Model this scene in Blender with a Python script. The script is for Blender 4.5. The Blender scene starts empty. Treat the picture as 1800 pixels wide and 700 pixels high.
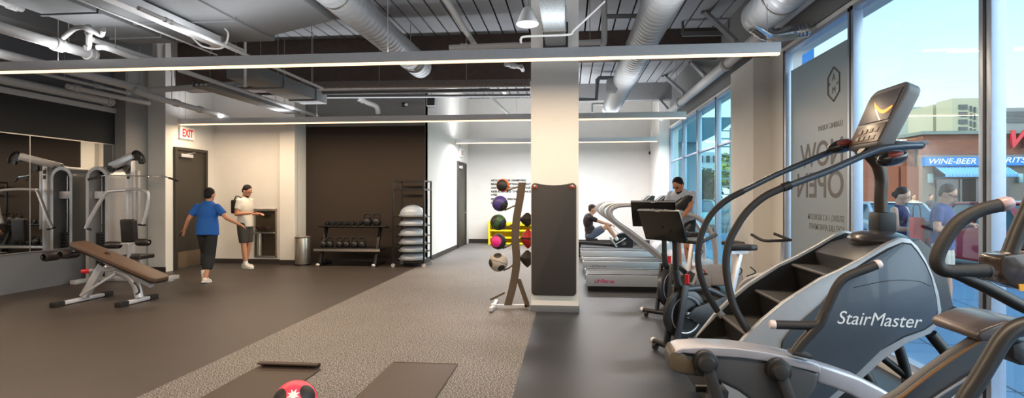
import bpy, bmesh, math, random
from mathutils import Vector, Matrix, Euler
random.seed(7)
C = bpy.context.scene.collection
PI = math.pi
V = Vector
TH = math.atan(0.1)
SN, CS = math.sin(TH), math.cos(TH)
CAM = V((0, 0, 1.5))

# ---- a photo pixel's line of sight meets a plane of the room ----
def ray(u, v):
    a = (u - 900) / 1000.0
    return V((-SN + CS * a, CS + SN * a, (345 - v) / 1000.0))
def PY(u, v, Y):
    r = ray(u, v); return CAM + r * (Y / r.y)
def PX(u, v, X):
    r = ray(u, v); return CAM + r * (X / r.x)
def PZ(u, v, z=0.0):
    r = ray(u, v); return CAM + r * ((z - 1.5) / r.z)

# ---------------- materials ----------------
def lin(c):
    return tuple((x / 12.92 if x <= 0.04045 else ((x + 0.055) / 1.055) ** 2.4) for x in c)
MATS = {}
def mat(name, col, rough=0.5, metal=0.0, noise=0.0, nscale=20.0, bump=0.0, bscale=None, emit=None, estr=0.0, coat=0.0, spec=0.5):
    """col in display sRGB 0..1"""
    if name in MATS: return MATS[name]
    m = bpy.data.materials.new(name); m.use_nodes = True
    nt = m.node_tree; N = nt.nodes; L = nt.links
    b = N['Principled BSDF']
    c = lin(col)
    b.inputs['Roughness'].default_value = rough
    b.inputs['Metallic'].default_value = metal
    b.inputs['Specular IOR Level'].default_value = spec
    if coat: b.inputs['Coat Weight'].default_value = coat
    tc = N.new('ShaderNodeTexCoord')
    nz = N.new('ShaderNodeTexNoise'); nz.inputs['Scale'].default_value = nscale; nz.inputs['Detail'].default_value = 4
    L.new(tc.outputs['Object'], nz.inputs['Vector'])
    r = N.new('ShaderNodeValToRGB')
    n = noise if noise else 0.03
    r.color_ramp.elements[0].position = 0.3; r.color_ramp.elements[1].position = 0.7
    r.color_ramp.elements[0].color = tuple(x * (1 - n) for x in c) + (1,)
    r.color_ramp.elements[1].color = tuple(min(1, x * (1 + n)) for x in c) + (1,)
    L.new(nz.outputs['Fac'], r.inputs['Fac']); L.new(r.outputs['Color'], b.inputs['Base Color'])
    if bump:
        n2 = N.new('ShaderNodeTexNoise'); n2.inputs['Scale'].default_value = bscale or nscale * 4
        L.new(tc.outputs['Object'], n2.inputs['Vector'])
        bp = N.new('ShaderNodeBump'); bp.inputs['Strength'].default_value = bump; bp.inputs['Distance'].default_value = 0.01
        L.new(n2.outputs['Fac'], bp.inputs['Height']); L.new(bp.outputs['Normal'], b.inputs['Normal'])
    if emit:
        b.inputs['Emission Color'].default_value = lin(emit) + (1,)
        b.inputs['Emission Strength'].default_value = estr
    MATS[name] = m
    return m

def glass_mat(name, tint=(0.9, 0.96, 1.0), gloss=1.0):
    m = bpy.data.materials.new(name); m.use_nodes = True
    nt = m.node_tree; N = nt.nodes; L = nt.links
    for n in list(N): N.remove(n)
    o = N.new('ShaderNodeOutputMaterial'); mx = N.new('ShaderNodeMixShader')
    t = N.new('ShaderNodeBsdfTransparent'); t.inputs['Color'].default_value = tint + (1,)
    g = N.new('ShaderNodeBsdfGlossy'); g.inputs['Roughness'].default_value = 0.0
    f = N.new('ShaderNodeFresnel'); f.inputs['IOR'].default_value = 1.45
    mu = N.new('ShaderNodeMath'); mu.operation = 'MULTIPLY'; mu.inputs[1].default_value = gloss
    L.new(f.outputs[0], mu.inputs[0]); L.new(mu.outputs[0], mx.inputs[0])
    L.new(t.outputs[0], mx.inputs[1]); L.new(g.outputs[0], mx.inputs[2]); L.new(mx.outputs[0], o.inputs[0])
    return m

# ---------------- mesh builder ----------------
class MB:
    def __init__(s): s.v = []; s.f = []
    def add(s, vs, fs):
        k = len(s.v); s.v += [V(p) for p in vs]; s.f += [[i + k for i in f] for f in fs]; return s
    def box(s, x0, x1, y0, y1, z0, z1):
        return s.add([(x, y, z) for x in (x0, x1) for y in (y0, y1) for z in (z0, z1)],
                     [(0, 1, 3, 2), (4, 6, 7, 5), (0, 4, 5, 1), (2, 3, 7, 6), (0, 2, 6, 4), (1, 5, 7, 3)])
    def obox(s, c, size, rot=None):
        c = V(c); h = V(size) / 2; R = rot if rot is not None else Matrix.Identity(3)
        return s.add([c + R @ V((i * h.x, j * h.y, k * h.z)) for i in (-1, 1) for j in (-1, 1) for k in (-1, 1)],
                     [(0, 1, 3, 2), (4, 6, 7, 5), (0, 4, 5, 1), (2, 3, 7, 6), (0, 2, 6, 4), (1, 5, 7, 3)])
    def bar(s, p0, p1, w, h, up=(0, 0, 1)):
        p0 = V(p0); p1 = V(p1); d = (p1 - p0); L = d.length; d.normalize()
        up = V(up)
        if abs(d.dot(up)) > 0.98: up = V((1, 0, 0)) if abs(d.x) < 0.9 else V((0, 1, 0))
        a = d.cross(up).normalized(); b = a.cross(d).normalized()
        R = Matrix((d, a, b)).transposed()
        return s.obox((p0 + p1) / 2, (L, w, h), R)
    def tube(s, pts, r, seg=10, closed=False, flat=1.0):
        pts = [V(p) for p in pts]; n = len(pts)
        rs = r if isinstance(r, (list, tuple)) else [r] * n
        vs = []; fs = []
        prev = None
        for i, p in enumerate(pts):
            if closed: t = pts[(i + 1) % n] - pts[i - 1]
            else: t = pts[min(i + 1, n - 1)] - pts[max(i - 1, 0)]
            t.normalize()
            if prev is None:
                up = V((0, 0, 1)) if abs(t.z) < 0.9 else V((1, 0, 0))
                a = t.cross(up).normalized()
            else:
                a = (prev - t * prev.dot(t))
                a = a.normalized() if a.length > 1e-6 else t.orthogonal().normalized()
            prev = a; b = t.cross(a)
            for j in range(seg):
                w = 2 * PI * j / seg
                vs.append(p + (a * math.cos(w) + b * math.sin(w) * flat) * rs[i])
        m = n if closed else n - 1
        for i in range(m):
            for j in range(seg):
                k = (j + 1) % seg; i2 = (i + 1) % n
                fs.append((i * seg + j, i * seg + k, i2 * seg + k, i2 * seg + j))
        if not closed:
            fs.append(list(range(seg))[::-1]); fs.append([(n - 1) * seg + j for j in range(seg)])
        return s.add(vs, fs)
    def cyl(s, p0, p1, r, seg=20, r1=None): return s.tube([p0, p1], [r, r if r1 is None else r1], seg)
    def lathe(s, prof, c, axis=(0, 0, 1), seg=24, a0=0, a1=None):
        c = V(c); ax = V(axis).normalized(); a = ax.orthogonal().normalized(); b = ax.cross(a)
        vs = []; n = len(prof)
        for r, h in prof:
            for j in range(seg):
                w = 2 * PI * j / seg
                vs.append(c + ax * h + (a * math.cos(w) + b * math.sin(w)) * max(r, 1e-4))
        fs = [(i * seg + j, i * seg + (j + 1) % seg, (i + 1) * seg + (j + 1) % seg, (i + 1) * seg + j) for i in range(n - 1) for j in range(seg)]
        if abs(prof[0][0] - prof[-1][0]) < 1e-6 and prof[0][0] > 0.012:
            fs += [((n - 1) * seg + j, (n - 1) * seg + (j + 1) % seg, (j + 1) % seg, j) for j in range(seg)]   # a ring
        else:
            fs.append(list(range(seg))[::-1]); fs.append([(n - 1) * seg + j for j in range(seg)])
        return s.add(vs, fs)
    def ell(s, c, r, rot=None, nu=20, nv=12):
        c = V(c); R = rot if rot is not None else Matrix.Identity(3)
        if isinstance(r, (int, float)): r = (r, r, r)
        vs = [c + R @ V((0, 0, r[2]))]
        for i in range(1, nv):
            p = PI * i / nv
            for j in range(nu):
                w = 2 * PI * j / nu
                vs.append(c + R @ V((r[0] * math.sin(p) * math.cos(w), r[1] * math.sin(p) * math.sin(w), r[2] * math.cos(p))))
        vs.append(c + R @ V((0, 0, -r[2])))
        fs = [(0, 1 + j, 1 + (j + 1) % nu) for j in range(nu)]
        for i in range(nv - 2):
            for j in range(nu):
                a = 1 + i * nu + j; b = 1 + i * nu + (j + 1) % nu
                fs.append((a, a + nu, b + nu, b))
        L = len(vs) - 1; k = 1 + (nv - 2) * nu
        fs += [(L, k + (j + 1) % nu, k + j) for j in range(nu)]
        return s.add(vs, fs)
    def prism(s, pts, ext):
        pts = [V(p) for p in pts]; e = V(ext); n = len(pts)
        vs = pts + [p + e for p in pts]
        fs = [list(range(n))[::-1], [n + i for i in range(n)]] + [(i, (i + 1) % n, n + (i + 1) % n, n + i) for i in range(n)]
        return s.add(vs, fs)
    def strip(s, top, bot, ext):
        """solid between two equally long 3D polylines, thick by ext"""
        n = len(top); e = V(ext)
        vs = [V(p) for p in top] + [V(p) for p in bot] + [V(p) + e for p in top] + [V(p) + e for p in bot]
        fs = []
        for i in range(n - 1):
            fs += [(i, n + i, n + i + 1, i + 1), (2 * n + i, 2 * n + i + 1, 3 * n + i + 1, 3 * n + i),
                   (i, i + 1, 2 * n + i + 1, 2 * n + i), (n + i, 3 * n + i, 3 * n + i + 1, n + i + 1)]
        fs += [(0, 2 * n, 3 * n, n), (n - 1, 2 * n - 1, 4 * n - 1, 3 * n - 1)]
        return s.add(vs, fs)
    def build(s, name, m, parent=None, bevel=0.0, bseg=2, smooth=True, ang=40, base=None):
        me = bpy.data.meshes.new(name)
        if parent is not None: org = wloc(parent)
        elif base is not None: org = V(base)
        else:
            xs = [p.x for p in s.v]; ys = [p.y for p in s.v]; zs = [p.z for p in s.v]
            org = V(((min(xs) + max(xs)) / 2, (min(ys) + max(ys)) / 2, min(zs)))
        me.from_pydata([tuple(p - org) for p in s.v], [], s.f)
        bm = bmesh.new(); bm.from_mesh(me)
        bmesh.ops.recalc_face_normals(bm, faces=bm.faces)
        if bevel > 0:
            ed = [e for e in bm.edges if len(e.link_faces) == 2 and e.calc_face_angle(0) > math.radians(35)]
            bmesh.ops.bevel(bm, geom=ed, offset=bevel, segments=bseg, affect='EDGES', profile=0.6, clamp_overlap=True)
            bmesh.ops.recalc_face_normals(bm, faces=bm.faces)
        for f in bm.faces: f.smooth = smooth
        if smooth:
            for e in bm.edges:
                if len(e.link_faces) == 2 and e.calc_face_angle(0) > math.radians(ang): e.smooth = False
        bm.to_mesh(me); bm.free()
        me.materials.append(m)
        o = bpy.data.objects.new(name, me); C.objects.link(o)
        if parent is not None: o.parent = parent
        else: o.location = org
        return o

def wloc(o):
    p = V((0, 0, 0))
    while o is not None: p += o.location; o = o.parent
    return p
def tag(o, label=None, cat=None, group=None, kind=None):
    if label: o['label'] = label
    if cat: o['category'] = cat
    if group: o['group'] = group
    if kind: o['kind'] = kind
    return o
def T(name, label, cat, loc, group=None, rz=0):
    o = bpy.data.objects.new(name, None); C.objects.link(o); o.location = loc; o.rotation_euler = (0, 0, rz)
    o.empty_display_size = 0.1
    return tag(o, label, cat, group)
def copy_tree(o, parent=None):
    c = o.copy(); C.objects.link(c); c.parent = parent
    for ch in [x for x in KIDS(o)]: copy_tree(ch, c)
    return c
def KIDS(o): return [x for x in bpy.data.objects if x.parent == o]
def S(o, **k):
    o['kind'] = 'structure'; return o
def crv(pts, n=6, closed=False):
    pts = [V(p) for p in pts]; out = []
    m = len(pts); rng = m if closed else m - 1
    for i in range(rng):
        if closed: p0, p1, p2, p3 = pts[i - 1], pts[i], pts[(i + 1) % m], pts[(i + 2) % m]
        else:
            p1, p2 = pts[i], pts[i + 1]
            p0 = pts[i - 1] if i > 0 else p1 * 2 - p2
            p3 = pts[i + 2] if i + 2 < m else p2 * 2 - p1
        for k in range(n):
            t = k / n
            out.append(0.5 * ((2 * p1) + (p2 - p0) * t + (2 * p0 - 5 * p1 + 4 * p2 - p3) * t * t + (3 * p1 - p0 - 3 * p2 + p3) * t ** 3))
    if not closed: out.append(pts[-1])
    return out
def text_mesh(name, s, size, m, parent, loc, right, up, shear=0.0, bold=0.0, depth=0.002, align='LEFT', spacing=1.0, width=None):
    """lettering as a flat mesh part; right/up are its reading and up directions"""
    cu = bpy.data.curves.new(name, 'FONT'); cu.body = s; cu.size = size; cu.shear = shear; cu.offset = bold
    cu.extrude = depth; cu.align_x = align; cu.space_character = spacing; cu.space_line = 1.0
    t = bpy.data.objects.new('tmp_text', cu); C.objects.link(t)
    bpy.context.view_layer.update()
    dg = bpy.context.evaluated_depsgraph_get()
    me = bpy.data.meshes.new_from_object(t.evaluated_get(dg))
    C.objects.unlink(t); bpy.data.objects.remove(t)
    me.materials.clear(); me.materials.append(m)
    R = V(right).normalized(); U = V(up).normalized(); Nn = R.cross(U)
    sx = 1.0
    if width:
        xs = [v.co.x for v in me.vertices]; w = max(xs) - min(xs); sx = width / w
    org = wloc(parent) if parent is not None else V((0, 0, 0))
    for v in me.vertices:
        c = v.co.copy(); v.co = V(loc) - org + R * c.x * sx + U * c.y + Nn * c.z
    o = bpy.data.objects.new(name, me); C.objects.link(o); o.parent = parent
    return o
# ---------------- camera, sky, sun ----------------
sc = bpy.context.scene
cd = bpy.data.cameras.new('camera'); cam = bpy.data.objects.new('camera', cd); C.objects.link(cam)
cam.location = CAM; cam.rotation_euler = (PI / 2, 0, TH); cd.sensor_width = 36; cd.lens = 20.0; cd.shift_y = -5 / 1800.0
cd.clip_start = 0.05; cd.clip_end = 500
sc.camera = cam
sc.view_settings.view_transform = 'Standard'; sc.view_settings.look = 'None'; sc.view_settings.gamma = 1; sc.view_settings.use_curve_mapping = False
sc.view_settings.exposure = 0.42
w = bpy.data.worlds.new('sky'); sc.world = w; w.use_nodes = True
N = w.node_tree.nodes; L = w.node_tree.links
bg = N['Background']; tc = N.new('ShaderNodeTexCoord'); sx = N.new('ShaderNodeSeparateXYZ'); rp = N.new('ShaderNodeValToRGB')
L.new(tc.outputs['Generated'], sx.inputs[0]); L.new(sx.outputs['Z'], rp.inputs['Fac']); L.new(rp.outputs['Color'], bg.inputs['Color'])
e = rp.color_ramp.elements
e[0].position = 0.0; e[0].color = lin((0.93, 0.97, 0.97)) + (1,)
e[1].position = 1.0; e[1].color = lin((0.32, 0.62, 0.90)) + (1,)
k = rp.color_ramp.elements.new(0.16); k.color = lin((0.84, 0.96, 1.0)) + (1,)
k = rp.color_ramp.elements.new(0.36); k.color = lin((0.64, 0.89, 0.98)) + (1,)
bg.inputs['Strength'].default_value = 1.12
sd = bpy.data.lights.new('sun', 'SUN'); sd.energy = 3.2; sd.angle = math.radians(0.6); sd.color = (1.0, 0.9, 0.75)
so = bpy.data.objects.new('sun', sd); C.objects.link(so)
so.rotation_euler = V((-0.80, -0.28, 0.62)).to_track_quat('Z', 'Y').to_euler()

# added broad sun lamp on the window side, brightening the room like skylight
kd = bpy.data.lights.new('daylight_fill', 'SUN'); kd.energy = 3.2; kd.angle = math.radians(75); kd.color = (0.88, 0.95, 1.0)
ko = bpy.data.objects.new('daylight_fill', kd); C.objects.link(ko)
ko.rotation_euler = V((0.82, -0.42, 0.22)).to_track_quat('Z', 'Y').to_euler()

# ---------------- palette ----------------
M = dict(
    wall=mat('white_wall_paint', (0.88, 0.87, 0.85), 0.85, noise=0.02, nscale=3),
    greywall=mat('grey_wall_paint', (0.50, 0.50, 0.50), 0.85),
    pierwall=mat('shaded_pier_wall', (0.58, 0.57, 0.56), 0.8),  # grey stands for the shade on the pier, put into its colour
    mirrorwall=mat('blue_grey_wall_paint', (0.42, 0.435, 0.46), 0.6),
    darkwall=mat('dark_brown_wall_paint', (0.205, 0.165, 0.135), 0.8),
    black_band=mat('charcoal_band_paint', (0.17, 0.17, 0.17), 0.8),
    baseb=mat('dark_rubber_baseboard', (0.20, 0.18, 0.17), 0.6),
    basegrey=mat('grey_column_base', (0.42, 0.43, 0.45), 0.5),
    concrete=mat('fireproofed_girder', (0.36, 0.31, 0.29), 0.95, noise=0.12, nscale=9, bump=0.4),
    deck=mat('painted_ceiling_deck', (0.62, 0.63, 0.65), 0.75, noise=0.05, nscale=6),
    plenum=mat('dark_ceiling_void', (0.12, 0.12, 0.125), 0.9),
    duct=mat('galvanised_duct', (0.70, 0.71, 0.72), 0.45, 0.35, noise=0.05, nscale=8),
    ductgrey=mat('grey_sheet_duct', (0.44, 0.445, 0.45), 0.6, 0.1),
    pipe=mat('white_painted_pipe', (0.76, 0.755, 0.75), 0.5),
    fixture=mat('white_fixture_enamel', (0.86, 0.86, 0.87), 0.4),
    led=mat('warm_led_strip', (1, 0.9, 0.75), 0.5, emit=(1.0, 0.82, 0.62), estr=1.8),
    frame=mat('anodised_window_frame', (0.70, 0.75, 0.82), 0.35, 0.35),
    framedark=mat('black_window_gasket', (0.07, 0.08, 0.1), 0.5),
    doorm=mat('dark_bronze_door', (0.21, 0.19, 0.165), 0.5),
    steel=mat('brushed_steel', (0.74, 0.72, 0.69), 0.3, 0.85),
    chrome=mat('chrome', (0.85, 0.85, 0.86), 0.12, 1.0),
    silver=mat('silver_powder_coat', (0.80, 0.80, 0.82), 0.35, 0.4),
    silver2=mat('grey_silver_plastic', (0.70, 0.70, 0.71), 0.35, 0.3),
    black=mat('black_satin_metal', (0.09, 0.09, 0.095), 0.4),
    rubber=mat('black_rubber', (0.11, 0.105, 0.105), 0.75, bump=0.1, nscale=60),
    pad=mat('black_vinyl_pad', (0.15, 0.13, 0.13), 0.45),
    brownpad=mat('brown_black_vinyl_pad', (0.33, 0.25, 0.20), 0.5),
    foam=mat('dark_foam_grip', (0.15, 0.14, 0.145), 0.6, bump=0.15, nscale=80),
    gun=mat('gunmetal_plastic', (0.30, 0.32, 0.36), 0.38, 0.15, coat=0.1),
    screen=mat('black_glossy_screen', (0.05, 0.045, 0.045), 0.18, coat=0.4),
    red=mat('red_plastic', (0.80, 0.10, 0.12), 0.4), white=mat('plain_white', (0.93, 0.93, 0.93), 0.5),
    yellow=mat('yellow_plastic', (0.96, 0.86, 0.10), 0.5),
)
GLASS = glass_mat('window_glass', (0.96, 0.99, 1.0), 0.10)
TGLASS = glass_mat('tinted_window_glass', (0.80, 0.96, 0.965), 0.15)
def mirror_mat():
    m = bpy.data.materials.new('mirror_glass'); m.use_nodes = True
    b = m.node_tree.nodes['Principled BSDF']; b.inputs['Metallic'].default_value = 1; b.inputs['Roughness'].default_value = 0.02
    b.inputs['Base Color'].default_value = (0.62, 0.63, 0.63, 1); return m
MIRROR = mirror_mat()

# ---------------- floors ----------------
def floor_mat(name, c1, c2, scale, rough, thr=0.5, sheen=None):
    m = bpy.data.materials.new(name); m.use_nodes = True
    nt = m.node_tree; N = nt.nodes; L = nt.links; b = N['Principled BSDF']
    tc = N.new('ShaderNodeTexCoord'); nz = N.new('ShaderNodeTexNoise'); nz.inputs['Scale'].default_value = scale; nz.inputs['Detail'].default_value = 3
    big = N.new('ShaderNodeTexNoise'); big.inputs['Scale'].default_value = 0.8; big.inputs['Detail'].default_value = 5
    L.new(tc.outputs['Object'], nz.inputs['Vector']); L.new(tc.outputs['Object'], big.inputs['Vector'])
    r = N.new('ShaderNodeValToRGB'); r.color_ramp.elements[0].position = thr - 0.04; r.color_ramp.elements[1].position = thr + 0.09
    r.color_ramp.elements[0].color = lin(c1) + (1,); r.color_ramp.elements[1].color = lin(c2) + (1,)
    L.new(nz.outputs['Fac'], r.inputs['Fac'])
    mx = N.new('ShaderNodeMix'); mx.data_type = 'RGBA'; mx.blend_type = 'MULTIPLY'; mx.inputs[0].default_value = 0.35
    rr = N.new('ShaderNodeValToRGB'); rr.color_ramp.elements[0].color = (0.55, 0.55, 0.55, 1); rr.color_ramp.elements[1].color = (1, 1, 1, 1)
    rr.color_ramp.elements[0].position = 0.35; rr.color_ramp.elements[1].position = 0.65
    L.new(big.outputs['Fac'], rr.inputs['Fac']); L.new(r.outputs['Color'], mx.inputs[6]); L.new(rr.outputs['Color'], mx.inputs[7])
    L.new(mx.outputs[2], b.inputs['Base Color'])
    b.inputs['Roughness'].default_value = rough
    bp = N.new('ShaderNodeBump'); bp.inputs['Strength'].default_value = 0.12; bp.inputs['Distance'].default_value = 0.004
    L.new(nz.outputs['Fac'], bp.inputs['Height']); L.new(bp.outputs['Normal'], b.inputs['Normal'])
    return m
FL_DARK = floor_mat('brown_black_rubber_floor', (0.235, 0.205, 0.19), (0.27, 0.24, 0.22), 90, 0.48)
FL_SPECK = floor_mat('speckled_rubber_floor', (0.21, 0.20, 0.195), (0.70, 0.67, 0.65), 88, 0.6, 0.515)
FL_BLACK = floor_mat('black_rubber_floor', (0.175, 0.19, 0.215), (0.20, 0.215, 0.245), 90, 0.42)
XL, XR, YB, YF, ZC = -8.54, 2.83, -3.0, 18.05, 4.62
def slab(name, x0, x1, y0, y1, z0, z1, m, **k): return S(MB().box(x0, x1, y0, y1, z0, z1).build(name, m, smooth=False, base=(0, 0, z0)))
fl = MB().box(XL - 0.2, XR + 0.09, YB, YF + 0.2, -0.2, -0.004).build('floor', FL_BLACK, smooth=False, base=(0, 0, 0)); S(fl)
f2 = MB().box(XL, -3.2, YB, 12.5, -0.1, 0.0).build('rubber_flooring', FL_DARK, fl, smooth=False)
f3 = MB().box(-3.2, -0.42, YB, YF, -0.1, 0.0).build('speckled_flooring', FL_SPECK, fl, smooth=False)
f4 = MB().box(-0.42, XR, YB, YF, -0.1, 0.0).build('black_flooring', FL_BLACK, fl, smooth=False)

# ---------------- walls ----------------
HI = 5.0
UP = 3.06
# mirror wall
slab('wall_left', XL - 0.2, XL, YB, 10.5, 0, HI, M['mirrorwall'])
S(MB().box(XL, XL + 0.02, YB, 9.93, 2.475, UP).build('trim_1', M['black_band'], smooth=False))
S(MB().box(XL, XL + 0.05, YB, 9.93, UP, UP + 0.09).build('trim_2', M['pipe'], smooth=False))
mf = T('wall_mirror', 'tall frameless gym mirror in abutting panels along the grey wall', 'mirror', (XL, 7, 0.62))
ys = [2.35, 3.75, 5.2, 6.72, 8.24, 9.9]
for i in range(5):
    MB().box(XL, XL + 0.012, ys[i] + 0.006, ys[i + 1] - 0.006, 0.62, 2.46).build('mirror_panel', MIRROR, mf, smooth=False)
fr = MB().box(XL, XL + 0.02, ys[0], 9.9, 2.46, 2.475).box(XL, XL + 0.02, ys[0], 9.9, 0.605, 0.62)
for y in ys: fr.box(XL, XL + 0.016, y - 0.005, y + 0.005, 0.62, 2.46)
fr.build('frame_strip', M['steel'], mf, smooth=False)
# pier, white return, door wall
slab('wall_pier', XL, -8.30, 9.93, 10.5, 0, HI, M['pierwall'])
slab('wall_return', -8.5, -7.93, 10.5, 10.7, 0, HI, M['wall'])
slab('wall_door_side', -8.15, -7.93, 10.7, 12.2, 0, HI, M['wall'])
slab('wall_fountain', -8.1, -5.98, 12.05, 12.6, 0, HI, M['wall'])
S(MB().box(-6.32, -5.98, 11.93, 12.06, 0, HI).build('wall_pilaster', M['wall'], smooth=False))
slab('wall_dark', -6.0, -3.2, 12.47, 12.7, 0, UP + 0.05, M['darkwall'])
slab('wall_dark_upper', -6.0, -3.2, 12.45, 12.7, UP + 0.02, HI, M['greywall'])
slab('wall_alcove', -3.5, -3.2, 12.5, YF + 0.1, 0, HI, M['wall'])
slab('wall_back', -3.5, XR + 0.3, YF, YF + 0.2, 0, HI, M['wall'])
slab('wall_behind', XL - 0.2, XR + 0.3, YB - 0.2, YB, 0, HI, M['wall'])
bb = MB()
S(MB().box(-3.2, -3.18, 12.5, 16.05, 0, 0.11).build('baseboard_alcove', M['baseb'], smooth=False))
S(MB().box(-3.2, XR, YF - 0.02, YF, 0, 0.13).build('baseboard_back', M['baseb'], smooth=False))
S(MB().box(-7.93, -6.32, 12.03, 12.05, 0, 0.1).build('baseboard_fountain', M['baseb'], smooth=False))
S(MB().box(-6.34, -5.97, 11.91, 11.93, 0, 0.1).build('baseboard_pilaster', M['baseb'], smooth=False))
S(MB().box(-8.3, -7.92, 10.48, 10.5, 0, 0.1).build('baseboard_return', M['baseb'], smooth=False))
S(MB().box(-5.98, -3.2, 12.45, 12.47, 0, 0.1).build('baseboard_dark', M['baseb'], smooth=False))
# column
S(MB().box(-0.49, 0.125, 7.38, 7.98, 0, ZC).build('wall_column', M['wall'], smooth=False))
S(MB().box(-0.50, 0.135, 7.365, 7.99, 0, 0.085).build('baseboard_column', M['basegrey'], bevel=0.004))
# doors
def door(n, x, y0, y1, h, kick=True, handle_low=True):
    d = bpy.data.objects.new('door_%d' % n, None); C.objects.link(d); d.location = (x, (y0 + y1) / 2, 0); S(d)
    f = MB().box(x - 0.01, x + 0.05, y0 - 0.06, y0, 0, h + 0.06).box(x - 0.01, x + 0.05, y1, y1 + 0.06, 0, h + 0.06).box(x - 0.01, x + 0.05, y0, y1, h, h + 0.06)
    f.build('door_frame', M['doorm'], d, bevel=0.004)
    MB().box(x - 0.01, x + 0.022, y0, y1, 0.01, h).build('door_leaf', M['doorm'], d, bevel=0.003)
    if kick: MB().box(x + 0.022, x + 0.026, y0 + 0.05, y1 - 0.05, 0.03, 0.36).build('kick_plate', mat('kick_plate_bronze', (0.50, 0.43, 0.36), 0.4, 0.5), d)
    c = MB().box(x + 0.022, x + 0.08, y0 + 0.08, y0 + 0.45, h - 0.14, h - 0.07)
    c.bar((x + 0.07, y0 + 0.25, h - 0.07), (x + 0.05, y0 + 0.55, h - 0.02), 0.02, 0.01)
    c.build('door_closer', M['silver'], d, bevel=0.004)
    hh = MB().tube(crv([(x + 0.02, y1 - 0.09, 1.0), (x + 0.09, y1 - 0.09, 1.0), (x + 0.09, y1 - 0.2, 1.0)], 5), 0.011)
    hh.cyl((x + 0.02, y1 - 0.09, 1.0), (x + 0.03, y1 - 0.09, 1.0), 0.03)
    hh.build('door_handle', M['steel'], d)
    return d
door(1, -7.93, 10.78, 11.70, 2.44)
door(2, -3.2, 16.15, 17.35, 2.45, kick=False)

# ---------------- ceiling ----------------
cb = MB().box(XL - 0.2, XR + 0.35, YB - 0.2, YF + 0.2, ZC + 0.12, ZC + 0.3)
ceil = cb.build('ceiling', M['plenum'], smooth=False); S(ceil)
dk = MB(); x = XL
while x < XR + 0.2:
    dk.box(x + 0.015, x + 0.245, YB, YF + 0.1, ZC, ZC + 0.03); x += 0.26
dk.build('ceiling_planks', M['deck'], ceil, smooth=False)
S(MB().box(XL - 0.2, XR + 0.35, YB - 0.2, YF + 0.2, ZC + 0.3, 13).build('wall_sun_block', M['greywall'], smooth=False))  # unseen block overhead, made tall to keep the sidewalk in shade
S(MB().box(XL, XR + 0.1, 10.85, 11.25, 4.12, ZC).build('trim_3', M['concrete'], smooth=False))
S(MB().box(XL, -0.45, 10.8, 11.3, 3.68, 4.12).build('trim_4', M['concrete'], smooth=False))
S(MB().box(-0.5, XR + 0.1, 15.9, 16.2, 4.15, ZC).build('trim_5', M['greywall'], smooth=False))
# sloped soffit by the window head
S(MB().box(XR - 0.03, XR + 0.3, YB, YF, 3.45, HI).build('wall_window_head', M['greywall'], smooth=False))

# ---------------- window wall ----------------
ZT = 3.40
def window(n, y0, y1, z0, z1, gm, transom=None):
    """a bay with its frame and one pane"""
    wn = bpy.data.objects.new('window_%d' % n, None); C.objects.link(wn); wn.location = (XR + 0.05, (y0 + y1) / 2, z0); S(wn)
    f = MB()
    for (a, b) in ((y0, y0 + 0.06), (y1 - 0.06, y1)): f.box(XR - 0.03, XR + 0.065, a, b, z0, z1)
    f.box(XR - 0.03, XR + 0.065, y0, y1, z1 - 0.05, z1).box(XR - 0.03, XR + 0.065, y0, y1, z0, z0 + 0.06)
    if transom: f.box(XR, XR + 0.08, y0, y1, transom - 0.02, transom + 0.02)
    f.build('window_frame', M['frame'], wn, bevel=0.006)
    g = MB().box(XR - 0.034, XR + 0.067, y1 - 0.012, y1 + 0.012, z0, z1)
    g.build('gasket', M['framedark'], wn, smooth=False)
    MB().box(XR + 0.035, XR + 0.041, y0 + 0.055, y1 - 0.055, z0 + 0.06, z1 - 0.05).build('pane', gm, wn, smooth=False)
    return wn
bays = [(-3.0, -1.4), (-1.4, 0.45), (0.45, 2.3), (2.3, 4.15), (4.15, 6.0), (6.0, 7.77)]
for i, (a, b) in enumerate(bays): window(i + 1, a, b, 0.06, ZT, GLASS)
far = [(9.42, 11.25), (11.25, 12.85), (12.85, 14.45), (14.45, 16.2)]
for i, (a, b) in enumerate(far): window(7 + i, a, b, 0.1, ZT, TGLASS, 2.47)
S(MB().box(XR - 0.03, XR + 0.3, YB, YF, ZT, 3.46).build('wall_head_strip', M['wall'], smooth=False))
S(MB().box(2.58, XR + 0.2, 8.3, 9.42, 0, ZT + 0.05).build('wall_window_pier', M['wall'], smooth=False))
S(MB().box(XR - 0.02, XR + 0.2, 7.77, 8.3, 0, ZT + 0.05).build('wall_white_panel', M['wall'], smooth=False))
S(MB().box(2.50, XR + 0.2, 16.2, YF, 0, HI).build('wall_corner_pier', M['wall'], smooth=False))
S(MB().box(XR - 0.12, XR, YB, 8.3, 0, 0.06).box(XR - 0.12, XR, 9.42, 16.2, 0, 0.1).build('trim_6', M['white'], bevel=0.005))
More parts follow.
